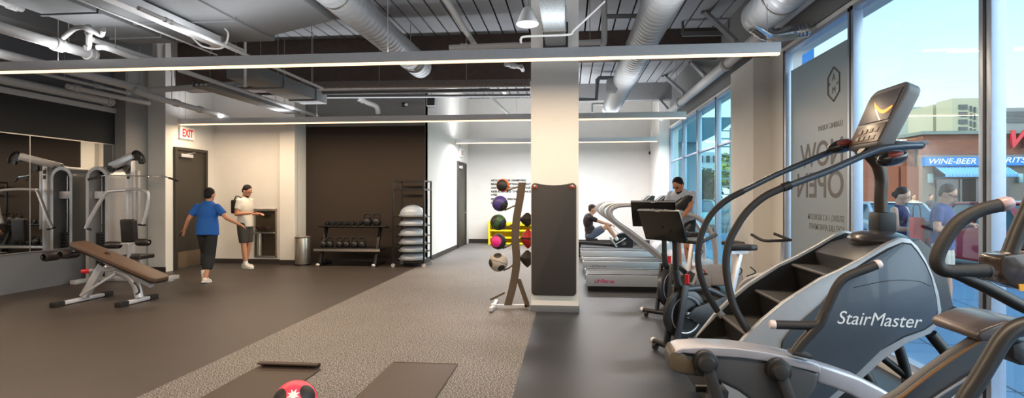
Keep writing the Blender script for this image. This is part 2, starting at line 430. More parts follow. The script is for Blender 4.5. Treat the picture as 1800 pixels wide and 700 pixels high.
# frosted film with mirrored lettering on the sixth bay
FILM = bpy.data.materials.new('frosted_film'); FILM.use_nodes = True
nt = FILM.node_tree; b_ = nt.nodes['Principled BSDF']; b_.inputs['Base Color'].default_value = lin((0.66, 0.66, 0.64)) + (1,); b_.inputs['Roughness'].default_value = 0.35
tr = nt.nodes.new('ShaderNodeBsdfTranslucent'); tr.inputs['Color'].default_value = lin((0.70, 0.72, 0.72)) + (1,)
ms = nt.nodes.new('ShaderNodeMixShader'); ms.inputs[0].default_value = 0.45
nt.links.new(b_.outputs[0], ms.inputs[1]); nt.links.new(tr.outputs[0], ms.inputs[2]); nt.links.new(ms.outputs[0], nt.nodes['Material Output'].inputs[0])
FX = XR + 0.028
film = T('window_film', 'frosted window poster with reversed NOW OPEN lettering beside the stair climber', 'poster', (FX, 6.9, 0.12))
ft = 3.12
MB().box(FX, FX + 0.004, 6.09, 7.68, 0.12, ft).build('film_sheet', FILM, film, smooth=False)
TXT = mat('film_lettering_grey', (0.36, 0.35, 0.34), 0.6)
TXT2 = mat('film_lettering_pale_grey', (0.45, 0.45, 0.44), 0.6)
def ftext(s, u, v, size, m=TXT, width=None, bold=0.0):
    """u,v is the reader's first letter: it stands nearest the camera"""
    p = PX(u, v, FX)
    return text_mesh('lettering', s, size, m, film, (FX - 0.002, p.y, p.z), (0, 1, 0), (0, 0, 1), bold=bold, depth=0.001, width=width)
ftext('LEASING TODAY', 1482, 220, 0.085, TXT2, width=0.60)
ftext('NOW', 1484, 286, 0.40, TXT, width=1.10, bold=0.004)
ftext('OPEN', 1484, 347, 0.42, TXT, width=1.20, bold=0.004)
ftext('STUDIO, 1 & 2 BEDROOM', 1484, 391, 0.095, TXT2, width=0.90, bold=0.001)
ftext('LOFT LIKE APARTMENTS', 1484, 410, 0.095, TXT2, width=0.86, bold=0.001)
hc = PX(1466, 148, FX)
hexp = [V((FX - 0.003, hc.y + 0.155 * math.sin(k * PI / 3), hc.z + 0.185 * math.cos(k * PI / 3))) for k in range(6)]
hx = MB()
for i in range(6): hx.bar(hexp[i], hexp[(i + 1) % 6], 0.012, 0.012)
hx.build('logo_hexagon', TXT, film, smooth=False)
for s, dy, dz, sz in (('A', -0.035, 0.04, 0.11), ('M', -0.045, -0.10, 0.11), ('TO', -0.13, -0.02, 0.05), ('10', 0.075, 0.0, 0.05)):
    text_mesh('logo_lettering', s, sz, TXT, film, (FX - 0.003, hc.y + dy, hc.z + dz), (0, 1, 0), (0, 0, 1), depth=0.001)

# daylight portals in the window openings
for (a, b) in ((-3.0, 8.0), (9.42, 16.2)):
    ld = bpy.data.lights.new('daylight_portal', 'AREA'); ld.shape = 'RECTANGLE'; ld.size = 3.2; ld.size_y = b - a
    ld.cycles.is_portal = True
    lo = bpy.data.objects.new('daylight_portal', ld); C.objects.link(lo); lo.location = (XR + 0.25, (a + b) / 2, 1.7); lo.rotation_euler = (0, PI / 2, 0)

# ---------------- linear lights ----------------
def linear_light(label, x0, x1, Y, z, posts, gain=1.0, tone=(1.0, 0.76, 0.52)):
    t = T('linear_light', label, 'ceiling light', ((x0 + x1) / 2, Y, z), 'suspended linear lights')
    MB().box(x0, x1, Y - 0.035, Y + 0.035, z + 0.02, z + 0.13).build('housing', M['fixture'], t, bevel=0.003)
    MB().box(x0 + 0.01, x1 - 0.01, Y - 0.028, Y + 0.028, z, z + 0.02).build('diffuser', M['led'], t, smooth=False)
    for x in posts: MB().cyl((x, Y, z + 0.13), (x, Y, ZC - 0.002), 0.004, 6).build('suspension_wire', M['steel'], t)
    for (nm, zz, ry, en) in (('led_downlight', z - 0.01, 0, 17.0 * (x1 - x0)), ('ceiling_fill', z + 0.14, PI, 5.5 * (x1 - x0))):  # the upward lamp is added to brighten the ceiling
        ld = bpy.data.lights.new(nm, 'AREA'); ld.shape = 'RECTANGLE'; ld.size = x1 - x0 - 0.5; ld.size_y = 0.05; ld.energy = en * gain; ld.color = tone if ry == 0 else (0.95, 0.97, 1.0)
        lo = bpy.data.objects.new(nm, ld); C.objects.link(lo); lo.location = ((x0 + x1) / 2, Y, zz); lo.rotation_euler = (ry, 0, 0)
linear_light('long white linear light crossing the whole room in front of the white column', -8.45, 2.18, 6.15, 2.965, [-6, -2, 2.05])
linear_light('white linear light running from above the EXIT sign past behind the column', -7.9, 2.18, 10.9, 2.95, [-7.8, -5, -1, 2.0])
linear_light('far white linear light hanging before the back wall', -3.1, 2.35, 15.5, 2.95, [-3.0, 2.2], 2.6, (0.98, 0.97, 1.0))
linear_light('added white linear light overhead behind the viewer, brightening the room', -8.45, 2.18, 1.4, 2.965, [-6, -2, 2.05])  # unseen fixture added behind the camera to light surfaces facing it
# ---------------- overhead services ----------------
def at(u, v, z): return PZ(u, v, z)
def spiral_duct(name, label, x, z, r, y0, y1, m, group=None, cap=True):
    pr = []; y = y0; k = 0
    while y < y1 - 0.03:
        pr += [(r, y - y0), (r, y - y0 + 0.10), (r + 0.007, y - y0 + 0.11), (r + 0.007, y - y0 + 0.125), (r, y - y0 + 0.135)]; y += 0.145
    pr.append((r, y1 - y0)); pr.append((r * 0.96, y1 - y0 + 0.005))
    t = T(name, label, 'duct', (x, (y0 + y1) / 2, z), group)
    MB().lathe(pr, (x, y0, z), (0, 1, 0), 32).build('duct_body', m, t, ang=60)
    for yy in (y0 + 1.2, (y0 + y1) / 2, y1 - 0.7):
        b = MB().lathe([(r + 0.010, -0.018), (r + 0.014, 0), (r + 0.010, 0.018)], (x, yy, z), (0, 1, 0), 32)
        h = b.build('hanger_strap', M['steel'], t)
        MB().cyl((x, yy, z + r), (x, yy, ZC - 0.002), 0.006, 6).build('hanger_rod', M['steel'], t)
    return t
spiral_duct('spiral_duct', 'thick round spiral duct left of the pendant lamp, ending at the brown girder', -2.85, 4.0, 0.215, 2.6, 10.76, M['duct'])
d2 = spiral_duct('spiral_duct', 'long round spiral duct above the treadmills with a boxy damper on its flank', 1.12, 3.86, 0.22, 2.6, 15.6, M['duct'])
MB().box(0.78, 0.98, 11.7, 12.1, 3.66, 3.90).build('damper_box', M['ductgrey'], d2, bevel=0.01)
d4 = spiral_duct('spiral_duct', 'capped round duct end hanging near the frosted window film', 2.22, 3.60, 0.20, 2.6, 6.9, M['duct'])
MB().lathe([(0.2, 0), (0.17, 0.03), (0.05, 0.045), (0.0, 0.05)], (2.22, 6.9, 3.60), (0, 1, 0), 32).build('end_cap', M['duct'], d4)
fx = MB()
pp = crv([(2.1, 6.75, 3.45), (2.3, 6.8, 3.35), (2.55, 6.82, 3.38), (2.72, 6.8, 3.4)], 8)
pp2 = []; 
fx.tube(pp, [0.075 + (0.008 if i % 2 else 0) for i in range(len(pp))], 16)
fx.build('flexible_branch', M['chrome'], d4)
# lined rectangular duct in front of the column
lined = mat('speckled_duct_insulation', (0.60, 0.63, 0.64), 0.7, 0.2, noise=0.35, nscale=55, bump=0.4)
t = T('insulated_duct', 'speckled foil wrapped square duct butting into the top of the white column', 'duct', (-0.17, 5, 3.42))
MB().box(-0.30, -0.04, 2.6, 7.30, 3.42, 3.70).build('duct_body', lined, t, bevel=0.03, bseg=3)
MB().box(-0.33, -0.01, 7.30, 7.37, 3.39, 3.73).build('flange', M['black'], t, bevel=0.01)
for yy in (5.0, 6.6): MB().box(-0.31, -0.03, yy, yy + 0.03, 3.41, 3.71).box(-0.18, -0.16, yy, yy + 0.02, 3.71, ZC - 0.002).build('hanger_strap', M['steel'], t)
# flat rectangular ducts over the mirror side
def rect_duct(label, x0, x1, y0, y1, z0, z1, seams):
    t = T('rectangular_duct', label, 'duct', ((x0 + x1) / 2, (y0 + y1) / 2, z0))
    MB().box(x0, x1, y0, y1, z0, z1).build('duct_body', M['ductgrey'], t, bevel=0.008)
    for y in seams:
        MB().box(x0 - 0.02, x1 + 0.02, y - 0.02, y + 0.02, z0 - 0.02, z1 + 0.02).build('seam_flange', M['ductgrey'], t, bevel=0.004)
    for xx in (x0 + 0.1, x1 - 0.1):
        MB().cyl((xx, seams[0], z1), (xx, seams[0], ZC - 0.002), 0.006, 6).build('hanger_rod', M['steel'], t)
    return t
t = rect_duct('wide grey sheet metal duct overhead on the mirror side', -5.22, -3.96, 2.6, 7.35, 3.6, 4.1, [5.0, 6.4])
x0, x1 = -3.96, -3.2
tr_ = MB().prism([(-3.96, 5.2, 3.62), (-3.1, 5.2, 3.80), (-3.1, 5.2, 4.1), (-3.96, 5.2, 4.1)], (0, 2.0, 0)); tr_.build('tapered_takeoff', M['ductgrey'], t, bevel=0.01)
rect_duct('narrow grey duct with a pale flat underside beside the big white water pipe', -6.05, -5.35, 5.4, 7.3, 3.6, 3.85, [6.0, 7.0])
rect_duct('long dark duct hugging the upper wall above the mirror', -8.3, -7.5, 2.6, 9.6, 3.9, 4.3, [5.0, 8.0])
rect_duct('grey duct running beside the fire pipes toward the fountain wall', -5.2, -4.7, 8.2, 10.7, 3.30, 3.5, [9.0, 10.2])
# long pale box tray
t = T('cable_trunking', 'pale blue-white square trunking pointing down the room beneath the wide grey duct', 'trunking', (-4.45, 5, 3.45))
MB().box(-4.62, -4.48, 2.6, 6.95, 3.45, 3.57).build('trunking_body', M['fixture'], t, bevel=0.006)
MB().box(-4.63, -4.47, 6.95, 6.99, 3.44, 3.58).build('end_plate', M['steel'], t)
MB().box(-4.56, -4.42, 6.99, 7.44, 3.49, 3.51).build('hanger_arm', M['pipe'], t)
MB().cyl((-4.43, 7.42, 3.0), (-4.43, 7.42, ZC - 0.002), 0.018, 8).build('hanger_rod', M['pipe'], t)

def pipe_run(label, pts, r, m=None, couplings=(), hangers=(), cat='pipe', name='water_pipe', flat=False):
    m = m or M['pipe']
    pts = [V(p) for p in pts]
    c = sum(pts, V((0, 0, 0))) / len(pts); zmin = min(p.z for p in pts) - r
    t = T(name, label, cat, (c.x, c.y, zmin))
    MB().tube(pts if flat else crv(pts, 5), r, 12).build('pipe_body', m, t)
    for i, f in couplings:
        a, b = pts[i], pts[i + 1]; p = a.lerp(b, f); d = (b - a).normalized()
        MB().lathe([(r * 1.02, -0.06), (r * 1.32, -0.055), (r * 1.32, -0.02), (r * 1.18, -0.015), (r * 1.18, 0.015), (r * 1.32, 0.02), (r * 1.32, 0.055), (r * 1.02, 0.06)], p, d, 14).build('coupling', m, t)
    for i, f in hangers:
        p = pts[i].lerp(pts[i + 1], f)
        MB().cyl((p.x, p.y, p.z), (p.x, p.y, ZC - 0.002), 0.006, 6).build('hanger_rod', M['steel'], t)
    return t
def yp(u, v, z, y0, y1):
    x = at(u, v, z).x
    return [V((x, y0, z)), V((x, y1, z))]
pipe_run('thick white water pipe with a lilac end coupling entering beside the mirror', yp(80, 72, 3.3, 3.0, 6.7), 0.062, couplings=((0, 0.86), (0, 0.985)), hangers=((0, 0.9),), flat=True)
a = yp(0, 94, 3.3, 3.5, 9.0)
pipe_run('thick white pipe passing behind the long front light toward the EXIT sign', a, 0.06, couplings=((0, 0.97),), hangers=((0, 0.97), (0, 0.8)), flat=True)
pipe_run('white pipe stub branching toward the girder from the pipe above the EXIT sign', [V((a[1].x, 9.0, 3.3)), V((a[1].x + 0.4, 9.2, 3.36)), V((-5.4, 10.0, 3.62))], 0.05)
b0 = at(238, 165, 3.15); b1 = at(400, 206, 3.15)
pipe_run('white pipe sloping over the EXIT sign into the fountain wall', [b0 + V((0, 0, 0.08)), b0 + V((0.1, 0.15, 0)), b1], 0.05, couplings=((1, 0.6), (1, 0.3)), hangers=((1, 0.25),))
pipe_run('white drain pipe lying along the top of the charcoal wall band', [V((-8.42, 3, 3.24)), V((-8.42, 9.75, 3.24))], 0.07, couplings=((0, 0.985),), flat=True)
pipe_run('thinner white pipe above the drain pipe over the mirror', [V((-8.2, 3, 3.42)), V((-8.2, 9.9, 3.42))], 0.03, couplings=((0, 0.9),), hangers=((0, 0.8),), flat=True)
pipe_run('white insulated tube shorter than its neighbours above the charcoal band', [at(118, 152, 3.3), at(262, 182, 3.3)], 0.045, couplings=((0, 0.1),), hangers=((0, 0.3), (0, 0.7)), flat=True)
pipe_run('slim white sprinkler pipe with a small red valve under the wide grey duct', yp(330, 52, 3.35, 5.2, 9.4), 0.022, couplings=((0, 0.1),), hangers=((0, 0.9),), flat=True)
t = pipe_run('thin bright conduit running tight under the edge of the wide grey duct', yp(220, 32, 3.5, 3.5, 7.6), 0.012, hangers=((0, 0.97),), cat='conduit', name='conduit', flat=True)
c0 = at(338, 66, 3.5)
MB().tube(crv([c0, c0 + V((0.15, 0, -0.12)), c0 + V((0.4, 0, -0.14)), c0 + V((0.48, 0, 0.02)), c0 + V((0.42, 0, 0.12))], 8), 0.012, 8).build('cable_loop', M['pipe'], t)
q = at(300, 118, 3.3)
pipe_run('white pipe capping the long cable tray that points at the dark wall', [V((q.x, 7.6, 3.3)), at(560, 205, 3.3)], 0.035, couplings=((0, 0.72),), hangers=((0, 0.3), (0, 0.66)), flat=True)
t = T('cable_tray', 'grey open cable tray hung beside the white pipe before the dark wall', 'cable tray', (-5.6, 9.8, 3.16))
tx = q.x - 0.20
cb_ = MB().box(tx - 0.16, tx + 0.12, 8.4, 11.4, 3.22, 3.235).box(tx - 0.17, tx - 0.155, 8.4, 11.4, 3.22, 3.30).box(tx + 0.115, tx + 0.13, 8.4, 11.4, 3.22, 3.30)
cb_.build('tray_body', M['ductgrey'], t)
for k in range(3): MB().tube([V((tx - 0.1 + 0.08 * k, 8.4, 3.25)), V((tx - 0.1 + 0.08 * k, 11.4, 3.25))], 0.02, 8).build('cable', M['pipe'], t)
for yy in (8.8, 10.9): MB().cyl((tx - 0.14, yy, 3.23), (tx - 0.14, yy, ZC - 0.002), 0.006, 6).build('hanger_rod', M['steel'], t)
# arched branch piping upper left
z = 3.35
pipe_run('white pipe arch hopping up from the thick water pipe and dropping through an elbow', [at(112, 66, z), at(132, 50, z), at(150, 49, z), at(165, 56, z), at(178, 62, z), at(182, 52, z)], 0.026)
pipe_run('short white pipe drop ending in an elbow beside the lilac coupling', [at(156, 46, 3.4), at(156, 80, 3.25) , at(150, 84, 3.22)], 0.03, couplings=((0, 0.2),))
pipe_run('white hot water pipe disappearing behind the front light, upper of a pair', [at(163, 70, 3.4), at(205, 83, 3.4), at(270, 104, 3.4), at(330, 121, 3.4)], 0.03)
pipe_run('white cold water pipe disappearing behind the front light, lower of a pair', [at(172, 83, 3.3), at(188, 84, 3.3), at(235, 101, 3.3), at(300, 121, 3.3)], 0.038, hangers=((1, 0.3),))
pipe_run('vertical white pipe dropping from the grey duct to the long front light', [at(281, 66, 3.72) + V((0, 0, 0)), at(281, 66, 3.72) + V((0, 0, -0.45))], 0.035, couplings=((0, 0.1),), flat=True)
pipe_run('short white pipe stub poking in at the top edge over the mirror', yp(20, 8, 3.9, 3.5, 6.6), 0.05, couplings=((0, 0.96),), flat=True)
# sprinkler mains toward the back
pipe_run('long white sprinkler main running from the pendant lamp down the room above the ball rack', yp(785, 0, 4.25, 3.2, 15.4), 0.05, couplings=((0, 0.35), (0, 0.66), (0, 0.985)), hangers=((0, 0.4), (0, 0.8)), flat=True)
pipe_run('white sprinkler branch with an elbow beside the white column top', [at(888, 113, 3.9), at(914, 118, 3.9), at(918, 121, 3.9), at(932, 158, 3.9)], 0.04, couplings=((0, 0.5),))
pipe_run('thin white pipe slanting down behind the column toward the far light', [at(850, 158, 3.9), at(895, 202, 3.6)], 0.035, couplings=((0, 0.2),), flat=True)
pa = PY(790, 84, 8.6); pb = PY(1056, 74, 8.6); pc = PY(1062, 66, 8.6); pd = PY(1062, 14, 8.6)
pipe_run('white pipe crossing behind the column above the front light and turning up at an elbow', [pa, pb], 0.045, couplings=((0, 0.1),), hangers=((0, 0.93),), flat=True)
pipe_run('white riser beside the round treadmill duct with a level side branch', [PY(1057, 75, 8.6), PY(1062, 70, 8.6), V((PY(1062, 70, 8.6).x, 8.6, ZC - 0.002))], 0.045)
pipe_run('dark level pipe stub meeting the round duct above the treadmills', [PY(1066, 29, 8.6), PY(1125, 28, 8.6)], 0.035, m=M['ductgrey'], flat=True)
pipe_run('bent thin conduit sweeping in front of the column top up to the ceiling', [PY(916, 76, 6.6), PY(916, 68, 6.6), PY(926, 64, 6.6), PY(998, 61, 6.6), PY(1010, 52, 6.6), PY(1063, 2, 6.6)], 0.014, cat='conduit', name='conduit')
pipe_run('grey stepped pipe under the far ceiling between column and round duct', [PY(1018, 175, 14.5), PY(1048, 175, 14.5), PY(1050, 140, 14.5), PY(1053, 137, 14.5), PY(1088, 137, 14.5)], 0.05, m=M['ductgrey'], flat=True)
pipe_run('thin white pipe hooking down to the far light beyond the column', [PY(1041, 198, 15.0), PY(1041, 186, 15.0), PY(1044, 183, 15.0), PY(1074, 183, 15.0)], 0.03)
# girder-side horizontal runs
lag = mat('lagged_pipe', (0.50, 0.47, 0.45), 0.9, noise=0.2, nscale=30, bump=0.4)
pipe_run('lagged brown-grey pipe slung along the underside of the girder', [PY(395, 152, 10.4), PY(932, 146, 10.4)], 0.075, m=lag, hangers=((0, 0.3), (0, 0.8)), flat=True)
pipe_run('thin grey pipe below the lagged girder pipe', [PY(415, 166, 10.5), PY(932, 158, 10.5)], 0.03, m=M['ductgrey'], hangers=((0, 0.5),), flat=True)
pipe_run('pale conduit ending in a coupling in front of the alcove wall top', [PY(748, 159, 10.55), PY(862, 157, 10.55)], 0.022, couplings=((0, 0.9),), flat=True)
pipe_run('lowest grey pipe under the girder, just above the dark wall', [PY(500, 171, 10.9), PY(932, 168, 10.9)], 0.03, m=M['ductgrey'], flat=True)
pipe_run('fat white pipe elbow turning down in front of the dark wall top', [PY(632, 173, 11.6), PY(645, 180, 11.7), PY(661, 187, 11.8), PY(665, 199, 11.9)], 0.055, couplings=((0, 0.2),))
# window side
pipe_run('fat white pipe running high along the window heads', [V((2.52, 3.0, 3.62)), V((2.52, 15.8, 3.62))], 0.085, couplings=((0, 0.5), (0, 0.8)), flat=True)
for k, (u0, v0, u1, v1, lab) in enumerate([(1240, 22, 1294, 74, 'above the front light, nearest of the four'), (1216, 110, 1240, 134, 'just beyond the front light'), (1168, 134, 1203, 165, 'third from the front light'), (1147, 162, 1176, 195, 'farthest and above the rower side')]):
    Yk = [8.2, 10.6, 12.0, 13.8][k]
    p0 = PZ(u0, v0, ZC - 0.02); p1 = PX(u1, v1, 2.5)
    br = T('diagonal_brace', 'diagonal steel brace between ceiling and window wall, ' + lab, 'brace', ((p0.x + p1.x) / 2, Yk, p1.z), 'window wall braces')
    MB().bar(p0, p1, 0.07, 0.07).build('brace_bar', M['silver2'], br)
    MB().obox(p0, (0.14, 0.1, 0.04)).build('top_plate', M['ductgrey'], br)
bm_ = T('steel_angle', 'level steel angle joining two braces under the ceiling near the capped duct', 'steel angle', (2.2, 10.4, 4.3))
MB().bar(PY(1200, 60, 10.4), PY(1296, 58, 10.4), 0.06, 0.08).build('angle_bar', M['ductgrey'], bm_)
MB().bar(PY(1200, 60, 10.4), V((PY(1200, 60, 10.4).x, 10.4, ZC - 0.002)), 0.04, 0.04).build('angle_foot', M['ductgrey'], bm_)
# pendant dome lamp
lp = PY(927, 44, 6.3)
t = T('pendant_lamp', 'white dome pendant lamp hanging beside the insulated duct', 'lamp', (lp.x, lp.y, lp.z))
MB().lathe([(0.118, 0.0), (0.126, 0.012), (0.118, 0.03), (0.075, 0.13), (0.055, 0.18), (0.03, 0.2), (0.02, 0.205)], lp, (0, 0, 1), 28).build('lamp_shade', M['white'], t)
MB().lathe([(0.112, -0.004), (0.06, -0.018), (0.0, -0.022)], lp, (0, 0, 1), 24).build('lamp_glass', mat('lamp_glass', (0.9, 0.92, 0.93), 0.3, emit=(1, 1, 1), estr=0.25), t)
MB().cyl(lp + V((0, 0, 0.2)), (lp.x, lp.y, ZC - 0.002), 0.008, 8).build('cord', M['pipe'], t)
# small ceiling devices
def small(name, label, cat, p, fn):
    t = T(name, label, cat, p); fn(t, V(p)); return t
def spk(t, p):
    MB().obox(p, (0.2, 0.16, 0.2)).build('speaker_box', M['silver'], t, bevel=0.02)
    MB().obox(p + V((0, -0.085, 0)), (0.16, 0.01, 0.16)).build('grille', M['black'], t)
    MB().cyl(p + V((0, 0, 0.1)), (p.x, p.y, ZC - 0.002), 0.008, 8).build('mount_rod', M['steel'], t)
small('wall_speaker', 'small square loudspeaker hung high before the white alcove wall', 'speaker', PY(759, 180, 11.9), spk)
def sprink(t, p):
    MB().cyl(p, p + V((0.06, 0.0, 0)), 0.03, 10).build('spout', M['white'], t)
    MB().cyl(p + V((-0.06, 0, 0)), p, 0.05, 10).build('socket', M['black'], t)
    MB().bar(p + V((-0.03, 0, 0)), (p.x - 0.03, 12.44, p.z), 0.02, 0.02).build('stem', M['steel'], t)
small('sidewall_sprinkler', 'little white sidewall sprinkler above the middle of the dark wall', 'sprinkler', PY(712, 184, 12.2), sprink)
def camf(t, p):
    MB().ell(p, 0.055).build('camera_dome', M['black'], t)
    MB().cyl(p + V((0, 0.02, 0)), (p.x, YF, p.z), 0.03, 10).build('bracket', M['white'], t)
small('security_camera', 'small dark dome camera on the far white wall right of the column', 'camera', PY(1143, 269, 17.9), camf)
# EXIT signs
t = T('exit_sign', 'white EXIT sign with red letters over the dark bronze door', 'sign', (-7.9, 11.0, 2.62))
ye0, ye1 = PX(317, 228, -7.88).y, PX(342, 228, -7.88).y
MB().box(-7.93, -7.88, ye0, ye1, 2.68, 2.93).build('sign_body', M['white'], t, bevel=0.006)
text_mesh('lettering', 'EXIT', 0.22, mat('exit_red', (0.85, 0.12, 0.10), 0.5), t, (-7.878, ye0 + 0.06, 2.73), (0, 1, 0), (0, 0, 1), bold=0.006, width=(ye1 - ye0) - 0.12)
MB().box(-7.93, -7.89, (ye0 + ye1) / 2 - 0.05, (ye0 + ye1) / 2 + 0.05, 2.93, 2.98).build('mounting_bracket', M['white'], t)
t = T('exit_sign', 'faint exit sign box over the narrow far doorway in the alcove', 'sign', (-3.18, 16.7, 2.62))
MB().box(-3.2, -3.14, 16.4, 16.85, 2.66, 2.90).build('sign_body', M['white'], t, bevel=0.006)
text_mesh('lettering', 'EXIT', 0.20, mat('exit_grey_red', (0.65, 0.45, 0.42), 0.5), t, (-3.138, 16.44, 2.71), (0, 1, 0), (0, 0, 1), width=0.37)
MB().box(-3.2, -3.15, 16.45, 16.55, 2.90, 3.02).box(-3.2, -3.15, 16.7, 16.8, 2.90, 3.02).build('emergency_lamp', M['white'], t)
# motivational wall lettering
t = T('wall_lettering', 'rows of small black slogan lettering on the far wall behind the ball rack', 'lettering', (-1.7, YF - 0.01, 2.0))
blk = mat('lettering_black', (0.18, 0.17, 0.16), 0.7)
for i, (v, s, u1) in enumerate([(317, 'APOLOGIES FOR UNNERVING', 925), (323.5, 'REACTIONS, LIFTING & SWEAT', 933), (330, 'AND MINOR BODY CHANGE', 933), (336.5, 'RESULTS LIKE THESE TAKE', 933), (342, 'A WHILE', 874), (350, 'PFFF, IT WAS A PERSONAL', 912), (356.5, 'LAST TIME...', 893)]):
    p0 = PY(863, v + 2, YF - 0.004); p1 = PY(u1, v + 2, YF - 0.004)
    text_mesh('lettering_row', s, 0.085, blk, t, p0, (1, 0, 0), (0, 0, 1), bold=0.004, width=p1.x - p0.x)
# ---------------- outside ----------------
pave = bpy.data.materials.new('blue_grey_paving'); pave.use_nodes = True
nt = pave.node_tree; b_ = nt.nodes['Principled BSDF']; b_.inputs['Roughness'].default_value = 0.6
tc = nt.nodes.new('ShaderNodeTexCoord'); mp = nt.nodes.new('ShaderNodeMapping'); mp.inputs['Rotation'].default_value = (0, 0, 0.15)
bk = nt.nodes.new('ShaderNodeTexBrick'); bk.offset = 0; bk.inputs['Scale'].default_value = 1.0; bk.inputs['Brick Width'].default_value = 1.5; bk.inputs['Row Height'].default_value = 1.5
bk.inputs['Mortar Size'].default_value = 0.012; bk.inputs['Color1'].default_value = lin((0.40, 0.55, 0.68)) + (1,); bk.inputs['Color2'].default_value = lin((0.385, 0.54, 0.67)) + (1,); bk.inputs['Mortar'].default_value = lin((0.18, 0.25, 0.32)) + (1,)
nt.links.new(tc.outputs['Object'], mp.inputs[0]); nt.links.new(mp.outputs[0], bk.inputs['Vector']); nt.links.new(bk.outputs['Color'], b_.inputs['Base Color'])
S(MB().box(XR + 0.1, 8.3, -6, 24, -0.15, -0.02).build('ground_sidewalk', pave, smooth=False))
S(MB().box(-60, 140, 24, 160, -0.3, -0.15).box(8.3, 140, -30, 24, -0.3, -0.15).build('ground_street', mat('asphalt', (0.36, 0.38, 0.40), 0.9, noise=0.1, nscale=2), smooth=False))

def brickmat(name, c1, c2, mo, w=0.4, h=0.13):
    m = bpy.data.materials.new(name); m.use_nodes = True
    nt = m.node_tree; b = nt.nodes['Principled BSDF']; b.inputs['Roughness'].default_value = 0.85
    tc = nt.nodes.new('ShaderNodeTexCoord'); mp = nt.nodes.new('ShaderNodeMapping'); mp.inputs['Rotation'].default_value = (PI / 2, 0, 0)
    bk = nt.nodes.new('ShaderNodeTexBrick'); bk.inputs['Scale'].default_value = 1.0; bk.inputs['Brick Width'].default_value = w; bk.inputs['Row Height'].default_value = h
    bk.inputs['Mortar Size'].default_value = 0.012
    for k, c in (('Color1', c1), ('Color2', c2), ('Mortar', mo)): bk.inputs[k].default_value = lin(c) + (1,)
    nt.links.new(tc.outputs['Object'], mp.inputs[0]); nt.links.new(mp.outputs[0], bk.inputs['Vector']); nt.links.new(bk.outputs['Color'], b.inputs['Base Color'])
    return m
BR = brickmat('brown_brick', (0.56, 0.33, 0.23), (0.51, 0.29, 0.20), (0.50, 0.35, 0.27))
TAN = mat('tan_stone', (0.54, 0.49, 0.44), 0.8)
CREAM = mat('cream_render', (0.80, 0.76, 0.60), 0.85)
DW = mat('dark_shop_glass', (0.14, 0.18, 0.19), 0.15)
BLUE = mat('blue_sign', (0.10, 0.50, 0.80), 0.5)
Y0 = 30.0
def q(u, v): return PY(u, v, Y0)
st = T('corner_store', 'brown brick corner store with blue WINE-BEER & SPIRITS band and striped awning', 'building', (30, Y0, -0.15))
pL, pT = q(1622, 232), q(1700, 232)
xl, xr, zt = q(1622, 240).x, q(1800, 240).x + 9, q(1700, 236).z
MB().box(xl, xr, Y0, Y0 + 12, 3.55, zt).build('upper_wall', BR, st, smooth=False)
MB().box(xl, xr, Y0 + 0.02, Y0 + 12, -0.15, 3.55).build('lower_wall', TAN, st, smooth=False)
MB().box(xl - 0.1, xr, Y0 - 0.12, Y0 + 12, zt, zt + 0.16).build('parapet_cap', mat('green_grey_coping', (0.50, 0.54, 0.50), 0.6), st, smooth=False)
s0, s1 = q(1620, 292), q(1800, 275)
MB().box(s0.x, xr, Y0 - 0.25, Y0, s0.z, q(1620, 277).z).build('sign_band', BLUE, st, smooth=False)
sgw = mat('sign_white', (0.95, 0.97, 0.98), 0.5)
tp = q(1625, 288.5)
text_mesh('lettering', 'WINE-BEER &', 0.36, sgw, st, (tp.x, Y0 - 0.26, tp.z), (1, 0, 0), (0, 0, 1), shear=0.3, bold=0.004, width=q(1722, 288).x - tp.x)
text_mesh('lettering', 'SPIRITS', 0.36, sgw, st, (q(1736, 288).x, Y0 - 0.26, tp.z + 0.04), (1, 0, 0), (0, 0, 1), shear=0.3, bold=0.004, width=q(1797, 288).x - q(1736, 288).x)
aw = [q(1640, 292), q(1765, 292)]
# awning with pleats
n = 22; top = []; 
am = MB()
xa0, xa1 = q(1641, 310).x, q(1768, 310).x
for i in range(n):
    a = xa0 + (xa1 - xa0) * i / n; b = xa0 + (xa1 - xa0) * (i + 0.55) / n
    am.prism([(a, Y0, 3.02), (a, Y0 - 0.9, 2.55), (a, Y0 - 0.9, 2.42), (a, Y0, 2.42)], (b - a, 0, 0))
am.build('awning_stripes', mat('awning_blue', (0.38, 0.66, 0.84), 0.7), st, smooth=False)
am2 = MB().prism([(xa0, Y0, 2.99), (xa0, Y0 - 0.87, 2.53), (xa0, Y0 - 0.87, 2.43), (xa0, Y0, 2.43)], (xa1 - xa0, 0, 0))
am2.build('awning_cloth', mat('awning_pale', (0.80, 0.88, 0.92), 0.7), st, smooth=False)
for (ua, ub) in ((1645, 1683), (1686, 1714), (1762, 1773), (1690, 1762)):
    a, b = q(ua, 315), q(ub, 340)
    w_ = MB().box(a.x, b.x, Y0 - 0.06, Y0 + 0.03, 1.15, 2.35).build('shop_window', DW, st, smooth=False)
for u in (1630, 1787):
    a = q(u, 300); lm = MB().box(a.x, a.x + 0.2, Y0 - 0.15, Y0, 2.15, 2.6).build('wall_lantern', mat('lantern_glass', (0.55, 0.68, 0.68), 0.3), st, bevel=0.03)
rp_ = q(1764, 259)
text_mesh('red_script_sign', 'Walgreens', 1.15, mat('script_red', (0.85, 0.08, 0.16), 0.4), st, (rp_.x, Y0 - 0.12, rp_.z), (1, 0, 0), (0, 0, 1), shear=0.35, bold=0.035, depth=0.06)
